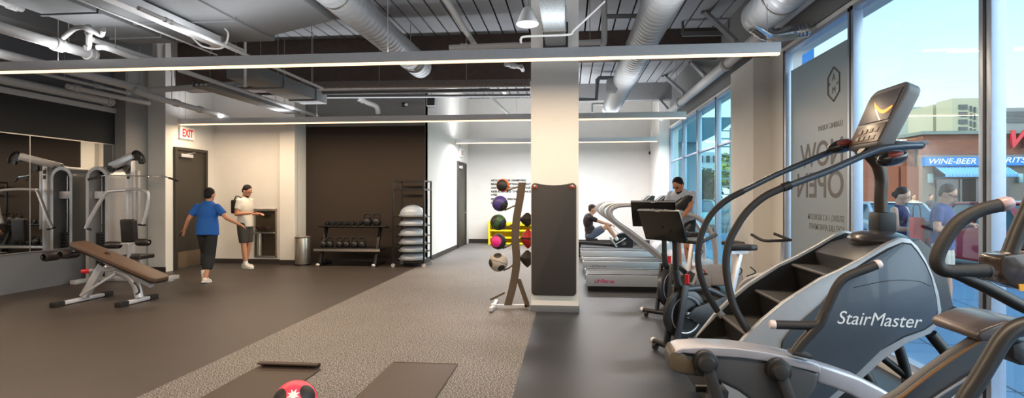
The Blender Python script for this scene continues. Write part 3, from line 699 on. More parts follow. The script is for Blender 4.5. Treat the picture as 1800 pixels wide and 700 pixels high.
# side wing
wg = T('brick_side_wing', 'lower brown brick wing with bay panels beside the corner store', 'building', (23, 33, -0.15))
def q2(u, v): return PY(u, v, 30.4)
MB().box(q2(1537, 300).x, xl - 0.15, 30.4, 42, -0.15, q2(1580, 262).z).build('brick_wall', BR, wg, smooth=False)
for (ua, ub) in ((1552, 1578), (1583, 1614)):
    MB().box(q2(ua, 300).x, q2(ub, 300).x, 30.33, 30.4, 0.2, 3.0).build('bay_panel', mat('rust_panel', (0.62, 0.36, 0.25), 0.8), wg, smooth=False)
MB().box(q2(1537, 300).x - 0.1, xl - 0.14, 30.25, 42, q2(1580, 262).z, q2(1580, 262).z + 0.2).build('parapet_cap', TAN, wg, smooth=False)
tw = T('cream_wall_building', 'sunlit cream building at the end of the street behind the climber mast', 'building', (22, 45, -0.15))
def q3(u, v): return PY(u, v, 46.0)
MB().box(q3(1440, 300).x, q3(1560, 300).x, 46, 56, -0.15, q3(1500, 284).z).build('rendered_wall', CREAM, tw, smooth=False)
MB().box(q3(1440, 300).x - 0.2, q3(1560, 300).x + 0.2, 45.8, 56, q3(1500, 284).z, q3(1500, 284).z + 0.3).build('cornice', TAN, tw, smooth=False)
# tall beige tower blocks
def tower(label, u0, u1, vt, Yt, dep, wins, m, group='distant tower blocks'):
    p0, p1 = PY(u0, vt, Yt), PY(u1, vt, Yt)
    t = T('apartment_tower', label, 'building', ((p0.x + p1.x) / 2, Yt, -0.2), group)
    MB().box(p0.x, p1.x, Yt, Yt + dep, -0.2, p0.z).build('tower_wall', m, t, smooth=False)
    for (a, b, c, d) in wins:
        A, B = PY(a, c, Yt - 0.12), PY(b, d, Yt - 0.12)
        MB().box(A.x, B.x, Yt - 0.12, Yt + 0.05, B.z, A.z).build('window_strip', DW, t, smooth=False)
    return t
bg_ = mat('beige_tower', (0.72, 0.71, 0.60), 0.9); bg2 = mat('grey_green_tower', (0.60, 0.64, 0.60), 0.9)
w1 = [(1606, 1611, 200 + 13 * k, 207 + 13 * k) for k in range(4)]
tower('grey-green tower block with a column of small windows over the store roof', 1605, 1640, 188, 110, 12, w1, bg2)
tower('pale beige tower block with blank front and window bays behind the store', 1640, 1688, 184, 102, 7, [], bg_)
tower('taller beige tower section carrying stacked dark balcony windows', 1674, 1722, 173, 97, 4,
      [(1686, 1701, 184 + 13 * k, 192 + 13 * k) for k in range(4)] + [(1706, 1709, 186 + 13 * k, 196 + 13 * k) for k in range(4)] + [(1713, 1716, 188 + 13 * k, 198 + 13 * k) for k in range(4)], bg_)
tower('grey tower block with long horizontal window bands beyond the red script sign', 1752, 1900, 190, 100, 12,
      [(1769, 1890, 196, 203), (1769, 1890, 207, 214)], mat('cool_grey_tower', (0.56, 0.56, 0.55), 0.9))
# street seen through the far windows
wb = mat('pale_blue_facade', (0.62, 0.74, 0.80), 0.8)
def block(label, u0, u1, vt, Yt, m, rows, cols, nm='office_building'):
    p0, p1 = PY(u0, vt, Yt), PY(u1, vt, Yt)
    t = T(nm, label, 'building', ((p0.x + p1.x) / 2, Yt, -0.2))
    MB().box(p0.x, p1.x, Yt, Yt + 10, -0.2, p0.z).build('facade_wall', m, t, smooth=False)
    W = (p1.x - p0.x) / cols; H = (p0.z) / rows
    for i in range(rows):
        for j in range(cols):
            MB().box(p0.x + W * (j + 0.25), p0.x + W * (j + 0.75), Yt - 0.08, Yt + 0.02, H * (i + 0.3), H * (i + 0.75)).build('window_opening', DW, t, smooth=False)
    return t
block('pale blue office block seen through the far windows behind the treadmill man', 1180, 1262, 268, 60, wb, 4, 7)
t = T('entrance_canopy', 'teal wedge-shaped canopy projecting outside beyond the far windows', 'canopy', (4, 17.5, 3.5))
Yc = 17.4
MB().prism([PY(1184, 207, Yc), PY(1291, 206, Yc), PY(1291, 213, Yc), PY(1262, 235, Yc), PY(1232, 250, Yc), PY(1184, 250, Yc)], (0, 2.4, 0)).build('canopy_body', mat('teal_canopy', (0.25, 0.47, 0.55), 0.6), t, smooth=False)
MB().box(PY(1184, 300, Yc).x, PY(1236, 300, Yc).x, Yc + 0.6, Yc + 2.4, -0.05, PY(1230, 246, Yc).z).build('canopy_wall', mat('teal_wall', (0.33, 0.52, 0.60), 0.6), t, smooth=False)
MB().bar(PY(1291, 213, Yc), PY(1311, 262, Yc), 0.03, 0.03).build('stay_cable', M['black'], t)
bp_ = PY(1424, 90, 20.0)
t = T('banner_pole', 'street lamp pole with a blue banner seen above the frosted film', 'banner', (bp_.x, 20.0, -0.05))
MB().cyl((bp_.x - 0.35, 20.0, -0.05), (bp_.x - 0.35, 20.0, 8.2), 0.07, 12).build('pole', M['black'], t)
MB().box(bp_.x - 0.28, bp_.x + 0.12, 19.98, 20.02, bp_.z - 1.4, bp_.z + 1.1).build('banner_cloth', BLUE, t, smooth=False)
MB().bar((bp_.x - 0.35, 20, bp_.z + 1.12), (bp_.x + 0.14, 20, bp_.z + 1.12), 0.03, 0.03).build('banner_arm', M['black'], t)
# scaffold-like fire escape
t = T('fire_escape', 'thin steel ladder tower rising beside the tree outside', 'fire escape', PZ(1272, 400, -0.1))
fe = MB(); Yf = 24.0
for u in (1262, 1284): fe.bar(PY(u, 225, Yf), PY(u, 400, Yf), 0.06, 0.06)
for v in range(230, 395, 14): fe.bar(PY(1262, v, Yf), PY(1284, v, Yf), 0.05, 0.05)
fe.build('ladder_frame', mat('teal_steel', (0.40, 0.55, 0.60), 0.5), t)
# trees
def foliage_mat(nm, a, b):
    m = bpy.data.materials.new(nm); m.use_nodes = True; nt = m.node_tree; bs = nt.nodes['Principled BSDF']; bs.inputs['Roughness'].default_value = 0.7
    tc = nt.nodes.new('ShaderNodeTexCoord'); n1 = nt.nodes.new('ShaderNodeTexNoise'); n1.inputs['Scale'].default_value = 3
    r = nt.nodes.new('ShaderNodeValToRGB'); r.color_ramp.elements[0].position = 0.35; r.color_ramp.elements[1].position = 0.65
    r.color_ramp.elements[0].color = lin(a) + (1,); r.color_ramp.elements[1].color = lin(b) + (1,)
    nt.links.new(tc.outputs['Object'], n1.inputs['Vector']); nt.links.new(n1.outputs['Fac'], r.inputs['Fac']); nt.links.new(r.outputs['Color'], bs.inputs['Base Color']); return m
LEAF = foliage_mat('leaf_green', (0.30, 0.42, 0.15), (0.66, 0.74, 0.34))
LEAF2 = foliage_mat('leaf_dark', (0.13, 0.22, 0.14), (0.28, 0.40, 0.24))
BARK = mat('bark', (0.30, 0.25, 0.2), 0.9)
def tree(label, p, h, r, m, n=2600, nm='street_tree'):
    t = T(nm, label, 'tree', p)
    p = V(p)
    MB().tube(crv([p, p + V((0.05, 0, h * 0.4)), p + V((-0.05, 0.1, h * 0.75))], 4), [0.14, 0.13, 0.12, 0.12, 0.11, 0.1, 0.09, 0.07, 0.05], 8).build('trunk', BARK, t)
    mb = MB()
    blobs = [(p + V((random.uniform(-.5, .5) * r, random.uniform(-.5, .5) * r, h * 0.68 + random.uniform(-.35, .4) * r)), r * random.uniform(0.45, 0.7)) for _ in range(9)]
    for i in range(n):
        c, br = random.choice(blobs); d = V((random.gauss(0, 1), random.gauss(0, 1), random.gauss(0, 1))).normalized()
        c = c + d * br * random.uniform(0.6, 1.0); a = d.orthogonal().normalized() * 0.13; b = d.cross(a).normalized() * 0.09
        a += d * random.uniform(-.08, .08)
        mb.add([c - a, c + b, c + a, c - b], [(0, 1, 2, 3)])
    mb.build('crown', m, t, smooth=False)
tree('bright green leafy street tree outside the far windows', PZ(1300, 398, -0.15).xyz * 1.0, 4.6, 1.5, LEAF)
tree('dark low street tree in front of the pale blue block', V((7.4, 34, -0.15)), 3.2, 1.6, LEAF2, 2000)
#tree('small tree far down the street beside the cream building', V((17.5, 40, -0.15)), 4.0, 1.3, LEAF, 1200)

# cars
def car(label, p, rz, body, group='parked cars', h=1.45):
    t = T('car', label, 'car', p, group)
    W = 1.8; p = V(p)
    def P3(x, y, z): return p + V((x, y, z))
    # lower body along local x (length 4.5)
    prof = [(-2.2, 0.35), (-2.25, 0.65), (-2.15, 0.90), (-1.3, 0.98), (-0.5, 1.0), (1.2, 0.98), (2.05, 0.92), (2.25, 0.7), (2.2, 0.32), (1.75, 0.3), (1.6, 0.62), (1.35, 0.7), (1.1, 0.62), (0.95, 0.28), (-0.95, 0.28), (-1.1, 0.62), (-1.35, 0.7), (-1.6, 0.62), (-1.75, 0.3)]
    MB().prism([P3(x, -W / 2, z) for x, z in prof], (0, W, 0)).build('car_body', body, t, bevel=0.05, bseg=3)
    # greenhouse
    g = [(-1.75, 0.97), (-1.25, h - 0.04), (-0.6, h), (0.35, h - 0.02), (1.15, 0.97)]
    i = 0.16
    vs = [P3(x, -W / 2 + (0.05 if z < 1 else i), z) for x, z in g] + [P3(x, W / 2 - (0.05 if z < 1 else i), z) for x, z in g]
    n = 5
    fs = [tuple(range(n))[::-1], tuple(range(n, 2 * n))] + [(k, (k + 1) % n, n + (k + 1) % n, n + k) for k in range(n)]
    MB().add(vs, fs).build('cabin_glass', mat('car_glass', (0.22, 0.36, 0.42), 0.08, coat=0.5), t, smooth=False)
    r = MB()
    for s in (-1, 1):
        yy = s * (W / 2 - i + 0.005)
        r.bar(P3(-1.25, yy, h - 0.03), P3(-0.6, yy, h + 0.01), 0.05, 0.05).bar(P3(-0.6, yy, h + 0.01), P3(0.35, yy, h - 0.01), 0.05, 0.05)
        r.bar(P3(0.35, yy, h - 0.01), P3(1.15, s * (W / 2 - 0.05), 0.98), 0.06, 0.05).bar(P3(-1.25, yy, h - 0.03), P3(-1.75, s * (W / 2 - 0.05), 0.98), 0.08, 0.05)
        r.bar(P3(-0.35, yy, h), P3(-0.35, s * (W / 2 - 0.05), 0.98), 0.06, 0.05)
    r.box(p.x - 1.2, p.x + 0.35, p.y - W / 2 + i, p.y + W / 2 - i, p.z + h - 0.005, p.z + h + 0.03)
    r.build('car_roof', body, t, bevel=0.01)
    for sx in (-1.35, 1.35):
        for sy in (-1, 1):
            wl = MB().lathe([(0.1, -0.1), (0.3, -0.1), (0.32, -0.07), (0.32, 0.07), (0.3, 0.1), (0.1, 0.1)], P3(sx, sy * (W / 2 - 0.11), 0.32), (0, 1, 0), 24).build('wheel', M['rubber'], t)
            MB().lathe([(0.02, -0.1), (0.2, -0.105), (0.2, 0.105), (0.02, 0.1)], P3(sx, sy * (W / 2 - 0.11), 0.32), (0, 1, 0), 16).build('hub', M['silver'], wl)
    for s in (-1, 1):
        MB().obox(P3(0.75, s * (W / 2 + 0.07), 1.02), (0.12, 0.16, 0.12)).build('door_mirror', body, t, bevel=0.02)
        MB().obox(P3(2.17, s * 0.65, 0.75), (0.12, 0.4, 0.14)).build('headlight', M['white'], t, bevel=0.02)
        MB().obox(P3(-2.17, s * 0.68, 0.80), (0.12, 0.35, 0.16)).build('tail_light', M['red'], t, bevel=0.02)
    t.rotation_euler = (0, 0, rz)
    return t
CR = mat('car_paint_red', (0.72, 0.10, 0.13), 0.25, coat=0.6); CS_ = mat('car_paint_silver', (0.75, 0.80, 0.82), 0.25, 0.3, coat=0.6); CT = mat('car_paint_teal', (0.45, 0.68, 0.72), 0.3, coat=0.6)
car('red car parked at the kerb behind the outdoor couple', (9.35, 13.3, -0.15), PI / 2, CR, h=1.5)
car('dark red car seen at the edge of the view past the window mullion', (9.35, 8.2, -0.15), PI / 2, mat('car_paint_dark_red', (0.55, 0.10, 0.14), 0.25, coat=0.6), h=1.5)
car('silver car farther up the kerb beyond the woman outside', (9.45, 18.8, -0.15), PI / 2, CS_)
car('white car crossing in front of the store window', (16.5, 22.0, -0.15), 0, mat('car_paint_white', (0.9, 0.93, 0.93), 0.25, coat=0.6))
car('pale teal car parked outside the far windows', (5.9, 28.5, -0.15), PI / 2, CT)
# ---------------- cable multi-gym by the mirror ----------------
G = T('multi_gym', 'silver cable multi-gym with lat bar standing against the mirror', 'exercise machine', (-7.8, 9.3, 0))
YG = 9.35
def g(u, v, y=YG): return PY(u, v, y)
# weight tower with an arched shroud
xs0, xs1, ztop = -8.40, -7.98, 2.02
def arch(x0, x1, z1, n=14, zb=0.05):
    r = (x1 - x0) / 2; c = (x0 + x1) / 2
    return [(x0, zb)] + [(c - r * math.cos(PI * k / n), z1 - r + r * math.sin(PI * k / n)) for k in range(n + 1)] + [(x1, zb)]
o_ = arch(xs0, xs1, ztop); i_ = arch(xs0 + 0.055, xs1 - 0.055, ztop - 0.06)
MB().strip([(x, YG - 0.20, z) for x, z in o_], [(x, YG - 0.20, z) for x, z in i_], (0, 0.42, 0)).build('tower_shroud', M['silver2'], G, ang=50)
MB().prism([(x, YG + 0.16, z) for x, z in i_], (0, 0.02, 0)).build('shroud_back', M['black'], G)
for k in range(14): MB().box(xs0 + 0.09, xs1 - 0.09, YG - 0.08, YG + 0.08, 0.16 + k * 0.05, 0.205 + k * 0.05).build('weight_plate', M['black'], G, bevel=0.003)
for x in (xs0 + 0.13, xs1 - 0.13): MB().cyl((x, YG, 0.05), (x, YG, ztop - 0.15), 0.011, 8).build('guide_rod', M['chrome'], G)
MB().obox((xs1 - 0.21, YG - 0.1, 1.52), (0.26, 0.02, 0.13)).build('instruction_plate', M['silver'], G, bevel=0.004)
# base
MB().box(-8.42, -6.95, YG - 0.06, YG + 0.06, 0, 0.07).box(-8.42, -8.32, YG - 0.5, YG + 0.4, 0, 0.07).box(-7.15, -7.05, YG - 0.35, YG + 0.35, 0, 0.07).build('base_frame', M['silver'], G, bevel=0.008)
# mast
MB().bar((-7.72, YG, 0.05), (-7.72, YG, 2.14), 0.10, 0.10).build('mast', M['silver'], G, bevel=0.012)
MB().bar((-7.60, YG + 0.02, 0.9), (-7.60, YG + 0.02, 1.95), 0.06, 0.06).build('mast_cover', M['silver2'], G, bevel=0.01)
for z in (1.93, 1.84): MB().obox((-7.72, YG - 0.055, z), (0.05, 0.01, 0.07)).build('mast_slot', M['black'], G)
# top boom
MB().bar((-8.05, YG - 0.05, 2.02), (-7.45, YG - 0.25, 2.20), 0.09, 0.12).build('top_boom', M['silver'], G, bevel=0.012)
MB().bar((-8.3, YG, 1.93), (-7.7, YG, 2.08), 0.07, 0.1).build('boom_link', M['black'], G, bevel=0.01)
def pulley(c, r=0.055):
    MB().lathe([(0.01, -0.02), (r, -0.022), (r * 0.85, -0.006), (r * 0.85, 0.006), (r, 0.022), (0.01, 0.02)], c, (0, 1, 0), 20).build('pulley', M['black'], G)
pulley((-8.0, YG - 0.11, 1.98)); pulley((-7.66, YG - 0.16, 1.99)); pulley((-7.42, YG - 0.24, 2.18), 0.07); pulley((-7.32, YG - 0.24, 2.10), 0.05)
MB().tube(crv([(-7.5, YG - 0.26, 2.2), (-7.40, YG - 0.27, 2.27), (-7.28, YG - 0.27, 2.2), (-7.24, YG - 0.27, 2.08)], 6), 0.022, 8).build('cable_hood', M['black'], G)
MB().cyl((-7.62, YG - 0.22, 1.98), (-7.62, YG - 0.22, 1.88), 0.006, 6).build('cable', M['black'], G)
# lat bar
pts = [PY(154, 316, 8.72), PY(184, 308.5, 8.90), PY(290, 310.5, 9.40), PY(314, 318.5, 9.50)]
MB().tube(pts, 0.012, 10).build('lat_bar', M['chrome'], G)
MB().tube([pts[0], pts[0].lerp(pts[1], 0.8)], 0.02, 10).build('grip', M['foam'], G)
MB().tube([pts[3], pts[3].lerp(pts[2], 0.75)], 0.018, 10).build('grip', M['foam'], G)
# press arms
MB().tube(crv([g(151, 402, 8.95), g(160, 382, 8.95), g(184, 342, 9.0), g(196, 336, 9.05), g(222, 334, 9.2)], 6), 0.03, 12).build('press_arm', M['silver'], G)
MB().tube(crv([g(222, 334, 9.2), g(240, 333, 9.1), g(256, 336, 9.0), g(261, 346, 9.0), g(257, 375, 9.0), g(251, 394, 9.0)], 6), 0.026, 12).build('press_arm', M['silver'], G)
MB().tube([g(243, 395, 9.0), g(256, 396, 9.0)], 0.018, 10).build('grip', M['foam'], G)
MB().tube([g(160, 404, 8.95), g(146, 400, 8.95)], 0.018, 10).build('grip', M['foam'], G)
# pads
MB().obox(g(227, 406, 9.05), (0.27, 0.09, 0.40), Euler((0.08, 0, 0)).to_matrix()).build('back_pad', M['pad'], G, bevel=0.03, bseg=3)
MB().obox(g(240, 451, 8.8) , (0.40, 0.34, 0.07)).build('seat_pad', M['pad'], G, bevel=0.025, bseg=3)
for (u0, u1, v) in ((186, 212, 431), (240, 263, 426)):
    a, b = g(u0, v, 8.6), g(u1, v, 8.6)
    MB().lathe([(0.04, 0), (0.055, 0.015), (0.06, 0.04), (0.06, (b - a).length - 0.04), (0.055, (b - a).length - 0.015), (0.04, (b - a).length)], a, b - a, 18).build('leg_roller', M['pad'], G)
MB().tube([g(190, 431, 8.6), g(262, 426, 8.6)], 0.014, 8).build('roller_axle', M['silver'], G)
MB().tube([g(228, 430, 8.6), g(226, 455, 8.65), g(225, 480, 8.7)], 0.03, 10).build('leg_lever', M['silver'], G)
MB().bar(g(240, 455, 8.85), (-7.35, YG, 0.06), 0.06, 0.06).build('seat_post', M['silver'], G, bevel=0.008)
MB().bar((-7.40, 8.85, 0.42), (-7.70, YG, 0.42), 0.06, 0.06).build('seat_rail', M['silver'], G, bevel=0.008)

# ---------------- adjustable bench ----------------
B = T('adjustable_bench', 'silver framed decline bench with long brown-black pad and foam rollers', 'bench', (-6.45, 7.45, 0))
for x, nm in ((-6.9, 0), (-6.04, 1)):
    y0, y1 = (7.0, 7.95) if nm == 0 else (7.1, 7.78)
    ft_ = MB().bar((x, y0, 0.035), (x, y1, 0.035), 0.075, 0.05).build('foot_bar', M['silver'], B, bevel=0.012)
    for y in (y0 + 0.06, y1 - 0.06): MB().box(x - 0.045, x + 0.045, y - 0.08, y + 0.08, 0.0, 0.07).build('foot_cap', M['rubber'], ft_, bevel=0.012)
YM = 7.45
def b3(x, z, y=YM): return V((x, y, z))
MB().bar(b3(-6.86, 0.07), b3(-6.58, 0.52), 0.10, 0.08, up=(0, 1, 0)).build('support_leg', M['silver'], B, bevel=0.01)
MB().tube(crv([b3(-6.02, 0.07), b3(-6.07, 0.24), b3(-6.2, 0.38), b3(-6.38, 0.43)], 6), 0.055, 12).build('curved_leg', M['silver'], B)
MB().bar(b3(-6.84, 0.1, 7.36), b3(-6.3, 0.42, 7.36), 0.03, 0.03).build('tie_rod', M['silver'], B, bevel=0.004)
MB().tube([b3(-6.78, 0.44), b3(-6.2, 0.48)], 0.03, 10).build('cross_tube', M['silver'], B)
MB().cyl(b3(-6.86, 0.43, 7.40), b3(-6.78, 0.44), 0.032, 12).build('adjust_knob', M['red'], B)
MB().tube([b3(-6.62, 0.46), b3(-6.50, 0.70)], 0.035, 10).build('post', M['black'], B)
MB().tube(crv([b3(-6.0, 0.30, 7.33), b3(-5.93, 0.26, 7.3), b3(-5.9, 0.18, 7.3), b3(-5.97, 0.14, 7.33)], 5), 0.012, 8).build('lever_handle', M['black'], B)
A0, A1 = b3(-6.98, 0.80), b3(-5.68, 0.30)
MB().bar(A0 + V((0.1, 0, -0.06)), A1 + V((-0.15, 0, -0.06)), 0.06, 0.05).build('pad_rail', M['silver'], B)
d_ = (A1 - A0).normalized(); upn = V((-d_.z, 0, d_.x)); 
Lp = (A1 - A0).length; hw = 0.17
out = []
for (s, w_) in ((0, 0.12), (0.05, 0.155), (Lp - 0.06, hw), (Lp, hw - 0.05)): out.append(A0 + d_ * s + V((0, -w_, 0)))
for (s, w_) in ((Lp, hw - 0.05), (Lp - 0.06, hw), (0.05, 0.155), (0, 0.12)): out.append(A0 + d_ * s + V((0, w_, 0)))
MB().prism(out, upn * 0.065).build('bench_pad', M['brownpad'], B, bevel=0.018, bseg=3)
MB().prism([p - upn * 0.012 for p in out], upn * 0.014).build('pad_board', M['black'], B, bevel=0.004)
MB().tube(crv([b3(-6.85, 0.72), b3(-7.05, 0.70), b3(-7.2, 0.63)], 4), 0.025, 10).build('roller_arm', M['black'], B)
for (x, z, w0, w1) in ((-7.22, 0.66, -0.28, -0.04), (-7.22, 0.66, 0.04, 0.28), (-6.95, 0.70, -0.30, -0.17)):
    MB().lathe([(0.04, 0), (0.06, 0.012), (0.068, 0.04), (0.068, w1 - w0 - 0.04), (0.06, w1 - w0 - 0.012), (0.04, w1 - w0)], (x, YM + w0, z), (0, 1, 0), 18).build('foam_roller', M['pad'], B)
MB().tube([b3(-7.22, 0.66, YM - 0.3), b3(-7.22, 0.66, YM + 0.3)], 0.012, 8).build('roller_axle', M['chrome'], B)

# ---------------- dumbbell and kettlebell rack ----------------
R = T('weight_rack', 'black two-tier weight rack before the dark brown wall', 'rack', (-4.5, 11.9, 0))
RY = 12.0
x0, x1 = PY(562, 440, RY).x, PY(676, 440, RY).x
zl, zu = 0.36, 0.83
shelves = {}
MB().obox(((x0 + x1) / 2, RY - 0.12, zl), (x1 - x0, 0.36, 0.03), Euler((-0.12, 0, 0)).to_matrix()).build('lower_shelf', M['black'], R, bevel=0.006)
MB().obox(((x0 + x1) / 2 + 0.03, RY + 0.02, zu), (x1 - x0 + 0.05, 0.32, 0.03), Euler((-0.12, 0, 0)).to_matrix()).build('upper_shelf', M['black'], R, bevel=0.006)
MB().obox(((x0 + x1) / 2, RY - 0.31, zl - 0.015), (x1 - x0, 0.01, 0.05)).build('shelf_lip', M['steel'], R, bevel=0.002)
for x in (x0 + 0.12, x1 - 0.12):
    MB().bar((x, RY - 0.35, 0.03), (x, RY + 0.3, 0.03), 0.07, 0.06).build('foot', M['black'], R, bevel=0.008)
    MB().bar((x, RY - 0.25, 0.05), (x + 0.0, RY + 0.1, zu), 0.07, 0.06, up=(1, 0, 0)).build('upright', M['black'], R, bevel=0.008)
    MB().ell((x, RY - 0.37, 0.035), (0.045, 0.03, 0.035)).build('foot_cap', M['silver'], R)
MB().bar((x0 + 0.12, RY, 0.1), (x1 - 0.12, RY, 0.1), 0.05, 0.05).build('cross_bar', M['black'], R)
iron = mat('cast_iron_black', (0.12, 0.12, 0.125), 0.38, 0.3)
def kettlebell(label, p, s, group):
    t = T('kettlebell', label, 'kettlebell', p, group); p = V(p)
    MB().lathe([(0.05 * s, 0), (0.085 * s, 0.015 * s), (0.105 * s, 0.07 * s), (0.10 * s, 0.12 * s), (0.07 * s, 0.17 * s), (0.03 * s, 0.19 * s)], p, (0, 0, 1), 20).build('bell_body', iron, t)
    MB().tube(crv([p + V((-0.06 * s, 0, 0.15 * s)), p + V((-0.075 * s, 0, 0.22 * s)), p + V((-0.04 * s, 0, 0.275 * s)), p + V((0.04 * s, 0, 0.275 * s)), p + V((0.075 * s, 0, 0.22 * s)), p + V((0.06 * s, 0, 0.15 * s))], 5), 0.017 * s, 8).build('bell_handle', iron, t)
    return t
ku = [569, 580, 597, 609, 623.5, 637]
nms = ['left end of the lower shelf', 'second on the lower shelf, its handle shining', 'third on the lower shelf', 'fourth on the lower shelf', 'fifth on the lower shelf', 'right end of the lower shelf']
for u, nm in zip(ku, nms):
    p = PY(u, 440, RY - 0.13); kettlebell('black kettlebell on the weight rack, ' + nm, (p.x, RY - 0.13, zl + 0.02), 0.78, 'kettlebells on the lower shelf')
for u, nm in ((646, 'left one of the pair'), (662, 'right one of the pair')):
    p = PY(u, 400, RY); kettlebell('black kettlebell among dumbbells on the upper shelf, ' + nm, (p.x, RY + 0.0, zu + 0.02), 0.95, 'kettlebells on the upper shelf')
for i, u in enumerate([577, 588, 597, 608, 620, 631]):
    p = PY(u, 400, RY + 0.0)
    t = T('dumbbell', 'black hex dumbbell lying end-on on the upper shelf, %s from the trash can side' % ['first', 'second', 'third', 'fourth', 'fifth', 'sixth'][i], 'dumbbell', (p.x, RY, zu + 0.02), 'dumbbells on the upper shelf')
    for s in (-1, 1): MB().lathe([(0.001, -0.04), (0.04, -0.04), (0.05, -0.03), (0.05, 0.03), (0.04, 0.04), (0.001, 0.04)], (p.x, RY + s * 0.09, zu + 0.075), (0, 1, 0), 6).build('dumbbell_head', iron, t, smooth=False)
    MB().cyl((p.x, RY - 0.07, zu + 0.075), (p.x, RY + 0.07, zu + 0.075), 0.015, 10).build('handle', M['chrome'], t)

# ---------------- balance dome rack ----------------
RX0, RX1, RYF, RYB = PY(691, 400, 11.7).x, PY(745, 400, 11.7).x, 11.7, 12.32
Q = T('dome_rack', 'tall black wheeled rack holding six stacked balance domes', 'rack', ((RX0 + RX1) / 2, 12.0, 0))
zt_ = 1.84
for x in (RX0, RX1):
    for y in (RYF, RYB): MB().box(x - 0.018, x + 0.018, y - 0.018, y + 0.018, 0.09, zt_).build('upright', M['black'], Q, bevel=0.003)
for z in (0.11, zt_ - 0.02, zt_ - 0.20):
    MB().box(RX0, RX1, RYF - 0.015, RYF + 0.015, z - 0.015, z + 0.015).box(RX0, RX1, RYB - 0.015, RYB + 0.015, z - 0.015, z + 0.015).box(RX0 - 0.015, RX0 + 0.015, RYF, RYB, z - 0.015, z + 0.015).box(RX1 - 0.015, RX1 + 0.015, RYF, RYB, z - 0.015, z + 0.015).build('rail_ring', M['black'], Q)
for x in (RX0, RX1):
    for y in (RYF, RYB):
        MB().lathe([(0.01, -0.015), (0.04, -0.015), (0.04, 0.015), (0.01, 0.015)], (x, y, 0.04), (0, 1, 0), 16).build('caster', M['silver'], Q)
for i, vb in enumerate([381, 397.5, 416, 431, 445, 460]):
    cx, cy = (RX0 + RX1) / 2, (RYF + RYB) / 2
    zb = 1.5 - (vb - 345) / 1000 * 11.75
    # support rails
    for x in (RX0 + 0.03, RX1 - 0.03): MB().box(x - 0.02, x + 0.02, RYF, RYB, zb - 0.03, zb - 0.012).build('shelf_runner', M['black'], Q)
    t = T('balance_dome', 'blue-grey half-ball balance trainer on the wheeled rack, %s' % ['topmost, largest dome showing', 'second from top', 'third from top', 'fourth from top', 'fifth from top', 'lowest'][i], 'balance trainer', (cx, cy, zb), 'balance domes on the rack')
    hh = [0.21, 0.11, 0.15, 0.12, 0.10, 0.12][i]
    r = 0.295
    MB().lathe([(0.25, -0.012), (r, -0.008), (r, 0.022), (0.27, 0.032)], (cx, cy, zb), (0, 0, 1), 40).build('platform', mat('dome_platform', (0.55, 0.57, 0.60), 0.4), t)
    MB().lathe([(0.27 * math.cos(a_ * PI / 16), 0.026 + hh * math.sin(a_ * PI / 16)) for a_ in range(8)] + [(0.002, 0.026 + hh)], (cx, cy, zb), (0, 0, 1), 40).build('rubber_dome', mat('dome_rubber', (0.64, 0.68, 0.74), 0.3), t)

# ---------------- bin ----------------
p = PZ(532, 466); rr = 0.165
t = T('waste_bin', 'round brushed steel waste bin beside the dark wall corner', 'bin', (p.x, p.y, 0)); tz = 0.62
MB().lathe([(rr * 0.98, 0.02), (rr, 0.03), (rr, tz - 0.03), (rr * 0.98, tz - 0.02)], (p.x, p.y, 0), (0, 0, 1), 36).build('bin_body', M['steel'], t)
MB().lathe([(rr * 0.95, 0.0), (rr * 1.02, 0.003), (rr * 1.02, 0.03), (rr * 0.95, 0.03)], (p.x, p.y, 0), (0, 0, 1), 36).build('bin_base', M['black'], t)
MB().lathe([(rr * 1.0, tz - 0.03), (rr * 1.05, tz - 0.02), (rr * 1.05, tz), (rr * 0.8, tz + 0.008), (rr * 0.78, tz - 0.02)], (p.x, p.y, 0), (0, 0, 1), 36).build('bin_rim', M['steel'], t)

# ---------------- drinking fountain ----------------
FY = 12.05
f0, f1 = PY(448, 452, FY), PY(487, 367, FY)
t = T('drinking_fountain', 'steel wall-recessed drinking fountain with two bubblers beside the man', 'drinking fountain', ((f0.x + f1.x) / 2, FY, f0.z))
dkst = mat('dark_steel', (0.34, 0.30, 0.25), 0.3, 0.6)
fr = MB(); wdt = 0.03
fr.box(f0.x, f0.x + wdt, FY - 0.03, FY, f0.z, f1.z).box(f1.x - wdt, f1.x, FY - 0.03, FY, f0.z, f1.z).box(f0.x, f1.x, FY - 0.03, FY, f0.z, f0.z + wdt).box(f0.x, f1.x, FY - 0.045, FY, f1.z - 0.05, f1.z)
fr.build('fountain_frame', M['steel'], t, bevel=0.003)
MB().box(f0.x + wdt, f1.x - wdt, FY - 0.008, FY - 0.002, f0.z + wdt, f1.z - 0.05).build('back_panel', dkst, t)
zm = PY(460, 408, FY).z
MB().box(f0.x + wdt, f1.x - wdt, FY - 0.10, FY - 0.008, zm - 0.03, zm).build('basin_shelf', M['steel'], t, bevel=0.008)
cx = (f0.x + f1.x) / 2
for s in (-0.07, 0.09):
    MB().lathe([(0.06, 0), (0.10, 0.05), (0.105, 0.07), (0.09, 0.07), (0.02, 0.03)], (cx + s, FY - 0.14, zm + 0.06), (0, 0, 1), 24).build('bubbler_basin', mat('purple_steel', (0.42, 0.32, 0.33), 0.25, 0.7), t)
MB().cyl((f0.x + 0.14, FY - 0.06, f0.z + 0.04), (f0.x + 0.14, FY - 0.06, zm - 0.03), 0.055, 24).build('cylinder_filter', M['steel'], t)
MB().obox((cx + 0.02, FY - 0.03, f1.z - 0.12), (0.2, 0.03, 0.07)).build('bottle_filler_spout', M['black'], t, bevel=0.01)

